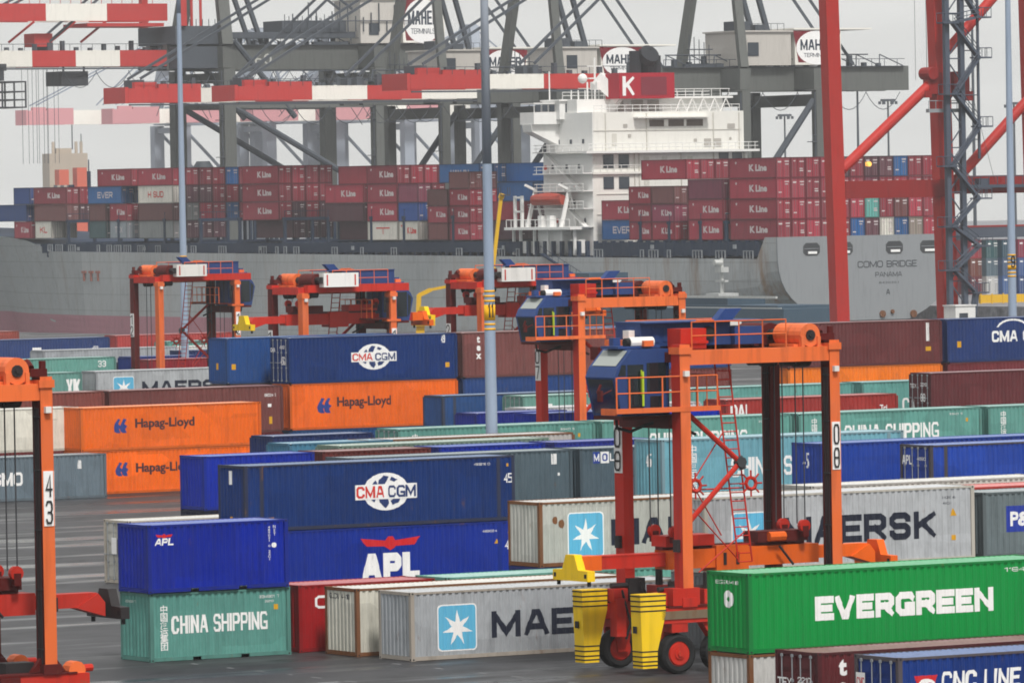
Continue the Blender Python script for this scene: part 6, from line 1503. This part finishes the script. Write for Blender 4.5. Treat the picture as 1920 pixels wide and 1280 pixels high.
# ---------------------------------------------------------------- ground, quay, water
def asphalt(name,base,wet):
    m,nt,b=nodes(name); L_=nt.links
    tc=N(nt,'ShaderNodeTexCoord')
    def noise(sc,scale,det):
        mp=N(nt,'ShaderNodeMapping'); mp.inputs['Scale'].default_value=sc; L_.new(tc.outputs['Object'],mp.inputs['Vector'])
        n=N(nt,'ShaderNodeTexNoise'); n.inputs['Scale'].default_value=scale; n.inputs['Detail'].default_value=det; L_.new(mp.outputs[0],n.inputs['Vector']); return n
    a=noise((1,1,1),0.11,6); c=noise((1,1,1),0.9,5); w=noise((0.35,1.6,1),0.16,4)
    r=N(nt,'ShaderNodeMapRange'); r.inputs[1].default_value=0.3; r.inputs[2].default_value=0.7; r.inputs[3].default_value=base*0.6; r.inputs[4].default_value=base*1.7
    L_.new(a.outputs[0],r.inputs[0])
    r2=N(nt,'ShaderNodeMapRange'); r2.inputs[1].default_value=0.3; r2.inputs[2].default_value=0.7; r2.inputs[3].default_value=0.8; r2.inputs[4].default_value=1.2
    L_.new(c.outputs[0],r2.inputs[0])
    mu=N(nt,'ShaderNodeMath',operation='MULTIPLY'); L_.new(r.outputs[0],mu.inputs[0]); L_.new(r2.outputs[0],mu.inputs[1])
    tr=noise((0.035,1.7,1),1.0,4); r5=N(nt,'ShaderNodeMapRange'); r5.inputs[1].default_value=0.36; r5.inputs[2].default_value=0.62; r5.inputs[3].default_value=0.78; r5.inputs[4].default_value=1.1; L_.new(tr.outputs[0],r5.inputs[0])
    st=noise((1,1,1),0.42,7); r6=N(nt,'ShaderNodeMapRange'); r6.inputs[1].default_value=0.56; r6.inputs[2].default_value=0.70; r6.inputs[3].default_value=1.0; r6.inputs[4].default_value=0.45; L_.new(st.outputs[0],r6.inputs[0])
    mu2=N(nt,'ShaderNodeMath',operation='MULTIPLY'); L_.new(r5.outputs[0],mu2.inputs[0]); L_.new(r6.outputs[0],mu2.inputs[1])
    mu3=N(nt,'ShaderNodeMath',operation='MULTIPLY'); L_.new(mu.outputs[0],mu3.inputs[0]); L_.new(mu2.outputs[0],mu3.inputs[1]); mu=mu3
    cc=N(nt,'ShaderNodeCombineColor'); 
    bl=N(nt,'ShaderNodeMath',operation='MULTIPLY'); bl.inputs[1].default_value=1.10; L_.new(mu.outputs[0],bl.inputs[0])
    L_.new(mu.outputs[0],cc.inputs[0]); L_.new(mu.outputs[0],cc.inputs[1]); L_.new(bl.outputs[0],cc.inputs[2]); L_.new(cc.outputs[0],b.inputs['Base Color'])
    rr=N(nt,'ShaderNodeMapRange'); rr.inputs[1].default_value=0.5; rr.inputs[2].default_value=0.64; rr.inputs[3].default_value=0.62; rr.inputs[4].default_value=wet
    L_.new(w.outputs[0],rr.inputs[0]); L_.new(rr.outputs[0],b.inputs['Roughness']); b.inputs['Specular IOR Level'].default_value=0.35
    bp=N(nt,'ShaderNodeBump'); bp.inputs['Strength'].default_value=0.25; bp.inputs['Distance'].default_value=0.02; g=noise((1,1,1),3.0,4); L_.new(g.outputs[0],bp.inputs['Height']); L_.new(bp.outputs[0],b.inputs['Normal'])
    return m
ASPH=asphalt('wet_asphalt',0.030,0.2)
def structure(o): o['kind']='structure'; return o
def slab(name,p0,p1,q0,q1,mat,depth=7.0):
    o=MB(); o.box(p0,p1,q0,q1,-depth,0.0); ob=o.build(name,mat); ob.rotation_euler=(0,0,TH); return structure(ob)
slab('yard_ground',-2400,440,-400,722,ASPH); slab('yard_ground',-2400,392,722.01,2200,ASPH)
slab('far_quay',541,3300,-400,2600,asphalt('quay_concrete',0.16,0.6))
m,nt,b=nodes('harbour_water'); b.inputs['Base Color'].default_value=(0.035,0.05,0.055,1); b.inputs['Roughness'].default_value=0.12
wn=N(nt,'ShaderNodeTexNoise'); wn.inputs['Scale'].default_value=0.5; wn.inputs['Detail'].default_value=5; tc=N(nt,'ShaderNodeTexCoord'); nt.links.new(tc.outputs['Object'],wn.inputs['Vector'])
bp=N(nt,'ShaderNodeBump'); bp.inputs['Strength'].default_value=0.6; bp.inputs['Distance'].default_value=0.3; nt.links.new(wn.outputs[0],bp.inputs['Height']); nt.links.new(bp.outputs[0],b.inputs['Normal'])
o=MB(); o.poly([(-2700,-300,-6.5),(2700,-300,-6.5),(2700,4200,-6.5),(-2700,4200,-6.5)]); structure(o.build('water',m))
# painted lines
def strip(mb,p0,q0,p1,q1,w):
    a=Vector((p0,q0,0)); b_=Vector((p1,q1,0)); d=(b_-a).normalized(); n=Vector((-d.y,d.x,0))*(w/2)
    mb.poly([(a.x+n.x,a.y+n.y,0.004),(a.x-n.x,a.y-n.y,0.004),(b_.x-n.x,b_.y-n.y,0.004),(b_.x+n.x,b_.y+n.y,0.004)])
LWH=paint('worn_white_line',(138,140,142),0.8,0.8,0.5); LOR=paint('worn_orange_line',(206,96,52),0.7,0.4,0.0)
mw=MB(); mo=MB()
random.seed(11)
q=216.5
while q>196: strip(mw,115.4+random.uniform(-.05,.05),q,115.4,q-random.uniform(0.3,0.8),0.11); q-=random.uniform(1.3,3.0)
q=211
while q>190: strip(mw,121.0,q,121.0,q-random.uniform(0.3,0.9),0.11); q-=random.uniform(1.6,4.0)
for q,p0,p1 in ((239.2,103,109.8),(236.9,104,109.8),(250.6,92,98),(246.0,106,110.6),(243.5,88,100),(231.0,90,97.5),(226.5,99,112.5),(221.0,95,101),(213.5,98,107),(209.0,97,104),(204.5,106,115),(201.5,92,99)):
    strip(mw,p0,q,p1,q+random.uniform(-.1,.1),0.35 if p1-p0>6 else 0.22)
for q,p0,p1 in ((246.0,110.7,113.6),(239.2,110.0,113.4),(250.6,110,113)): strip(mo,p0,q,p1,q,0.3)
for k in range(26):
    q=random.uniform(255,338); p=random.uniform(100,140); strip(mw,p,q,p+random.uniform(2,9),q+random.uniform(-.4,.4),random.uniform(0.12,0.35))
for k in range(5): strip(mw,129.0+k*0.35,208.2-k*0.2,130.4-k*0.2,208.6,0.12)
mw.poly([(128.6,207.3,0.006),(130.6,208.1,0.006),(129.2,208.9,0.006)])
for mb,mt,nm in ((mw,LWH,'white_road_marking'),(mo,LOR,'orange_road_marking')):
    ob=mb.build('road_marking',mt); ob.rotation_euler=(0,0,TH); structure(ob)

# ---------------------------------------------------------------- haze
hz=MB(); hz.box(-2600,2600,-250,4100,-7.6,95)
hm_=D.materials.new('haze_air'); hm_.use_nodes=True; nt=hm_.node_tree; nt.nodes.remove(nt.nodes['Principled BSDF'])
pv=nt.nodes.new('ShaderNodeVolumePrincipled'); pv.inputs['Density'].default_value=HAZE_D; pv.inputs['Color'].default_value=(0.93,0.95,0.97,1); pv.inputs['Anisotropy'].default_value=0.0
nt.links.new(pv.outputs[0],nt.nodes['Material Output'].inputs['Volume'])
ho=hz.build('haze',hm_); ho['kind']='stuff'

# ---------------------------------------------------------------- daylight
w=D.worlds.new('World'); scene.world=w; w.use_nodes=True; nt=w.node_tree
bg=nt.nodes['Background']; sky=nt.nodes.new('ShaderNodeTexSky'); sky.sky_type='NISHITA'; sky.sun_disc=False
SUN_EL,SUN_AZ=R(55),R(160)       # azimuth from +Y toward +X
sky.sun_elevation=SUN_EL; sky.sun_rotation=SUN_AZ; sky.air_density=1.6; sky.dust_density=6.0; sky.ozone_density=1.0
mx=nt.nodes.new('ShaderNodeMix'); mx.data_type='RGBA'; mx.inputs['Factor'].default_value=0.86; mx.inputs['B'].default_value=CLOUD
nt.links.new(sky.outputs[0],mx.inputs['A']); tcw=nt.nodes.new('ShaderNodeTexCoord'); mpw=nt.nodes.new('ShaderNodeMapping'); mpw.inputs['Scale'].default_value=(14,14,90); nw=nt.nodes.new('ShaderNodeTexNoise'); nw.inputs['Scale'].default_value=1.0; nw.inputs['Detail'].default_value=4
nt.links.new(tcw.outputs['Generated'],mpw.inputs['Vector']); nt.links.new(mpw.outputs[0],nw.inputs['Vector'])
rw=nt.nodes.new('ShaderNodeMapRange'); rw.inputs[1].default_value=0.3; rw.inputs[2].default_value=0.7; rw.inputs[3].default_value=0.93; rw.inputs[4].default_value=1.05; nt.links.new(nw.outputs[0],rw.inputs[0])
hw=nt.nodes.new('ShaderNodeHueSaturation'); nt.links.new(mx.outputs['Result'],hw.inputs['Color']); nt.links.new(rw.outputs[0],hw.inputs['Value'])
nt.links.new(hw.outputs[0],bg.inputs['Color']); bg.inputs['Strength'].default_value=0.1
sl=D.lights.new('sun','SUN'); sl.energy=2.6; sl.angle=R(10); sl.color=(1,0.965,0.92)
so=D.objects.new('sun',sl); COL.objects.link(so)
d=Vector((math.sin(SUN_AZ)*math.cos(SUN_EL),math.cos(SUN_AZ)*math.cos(SUN_EL),math.sin(SUN_EL)))
so.rotation_euler=d.to_track_quat('Z','Y').to_euler(); so.location=(0,-50,90)

# ---------------------------------------------------------------- camera
cam=D.cameras.new('camera'); co=D.objects.new('camera',cam); COL.objects.link(co); scene.camera=co
cam.sensor_width=36; cam.sensor_fit='HORIZONTAL'; cam.lens=FPX/1920*36; cam.clip_start=1; cam.clip_end=9000
cp,sp=math.cos(PITCH),math.sin(PITCH); cr,sr=math.cos(ROLL),math.sin(ROLL)
Xv=Vector((1,0,0)); Vv=Vector((0,sp,cp)); Fv=Vector((0,cp,-sp))
rt=Xv*cr+Vv*sr; up=Xv*(-sr)+Vv*cr
co.matrix_world=Matrix(((rt.x,up.x,-Fv.x,0),(rt.y,up.y,-Fv.y,0),(rt.z,up.z,-Fv.z,CAM_H),(0,0,0,1)))
vs=scene.view_settings; vs.view_transform='Standard'; vs.look='None'; vs.exposure=EXPO; vs.gamma=1.0

scene.cycles.filter_width=1.8
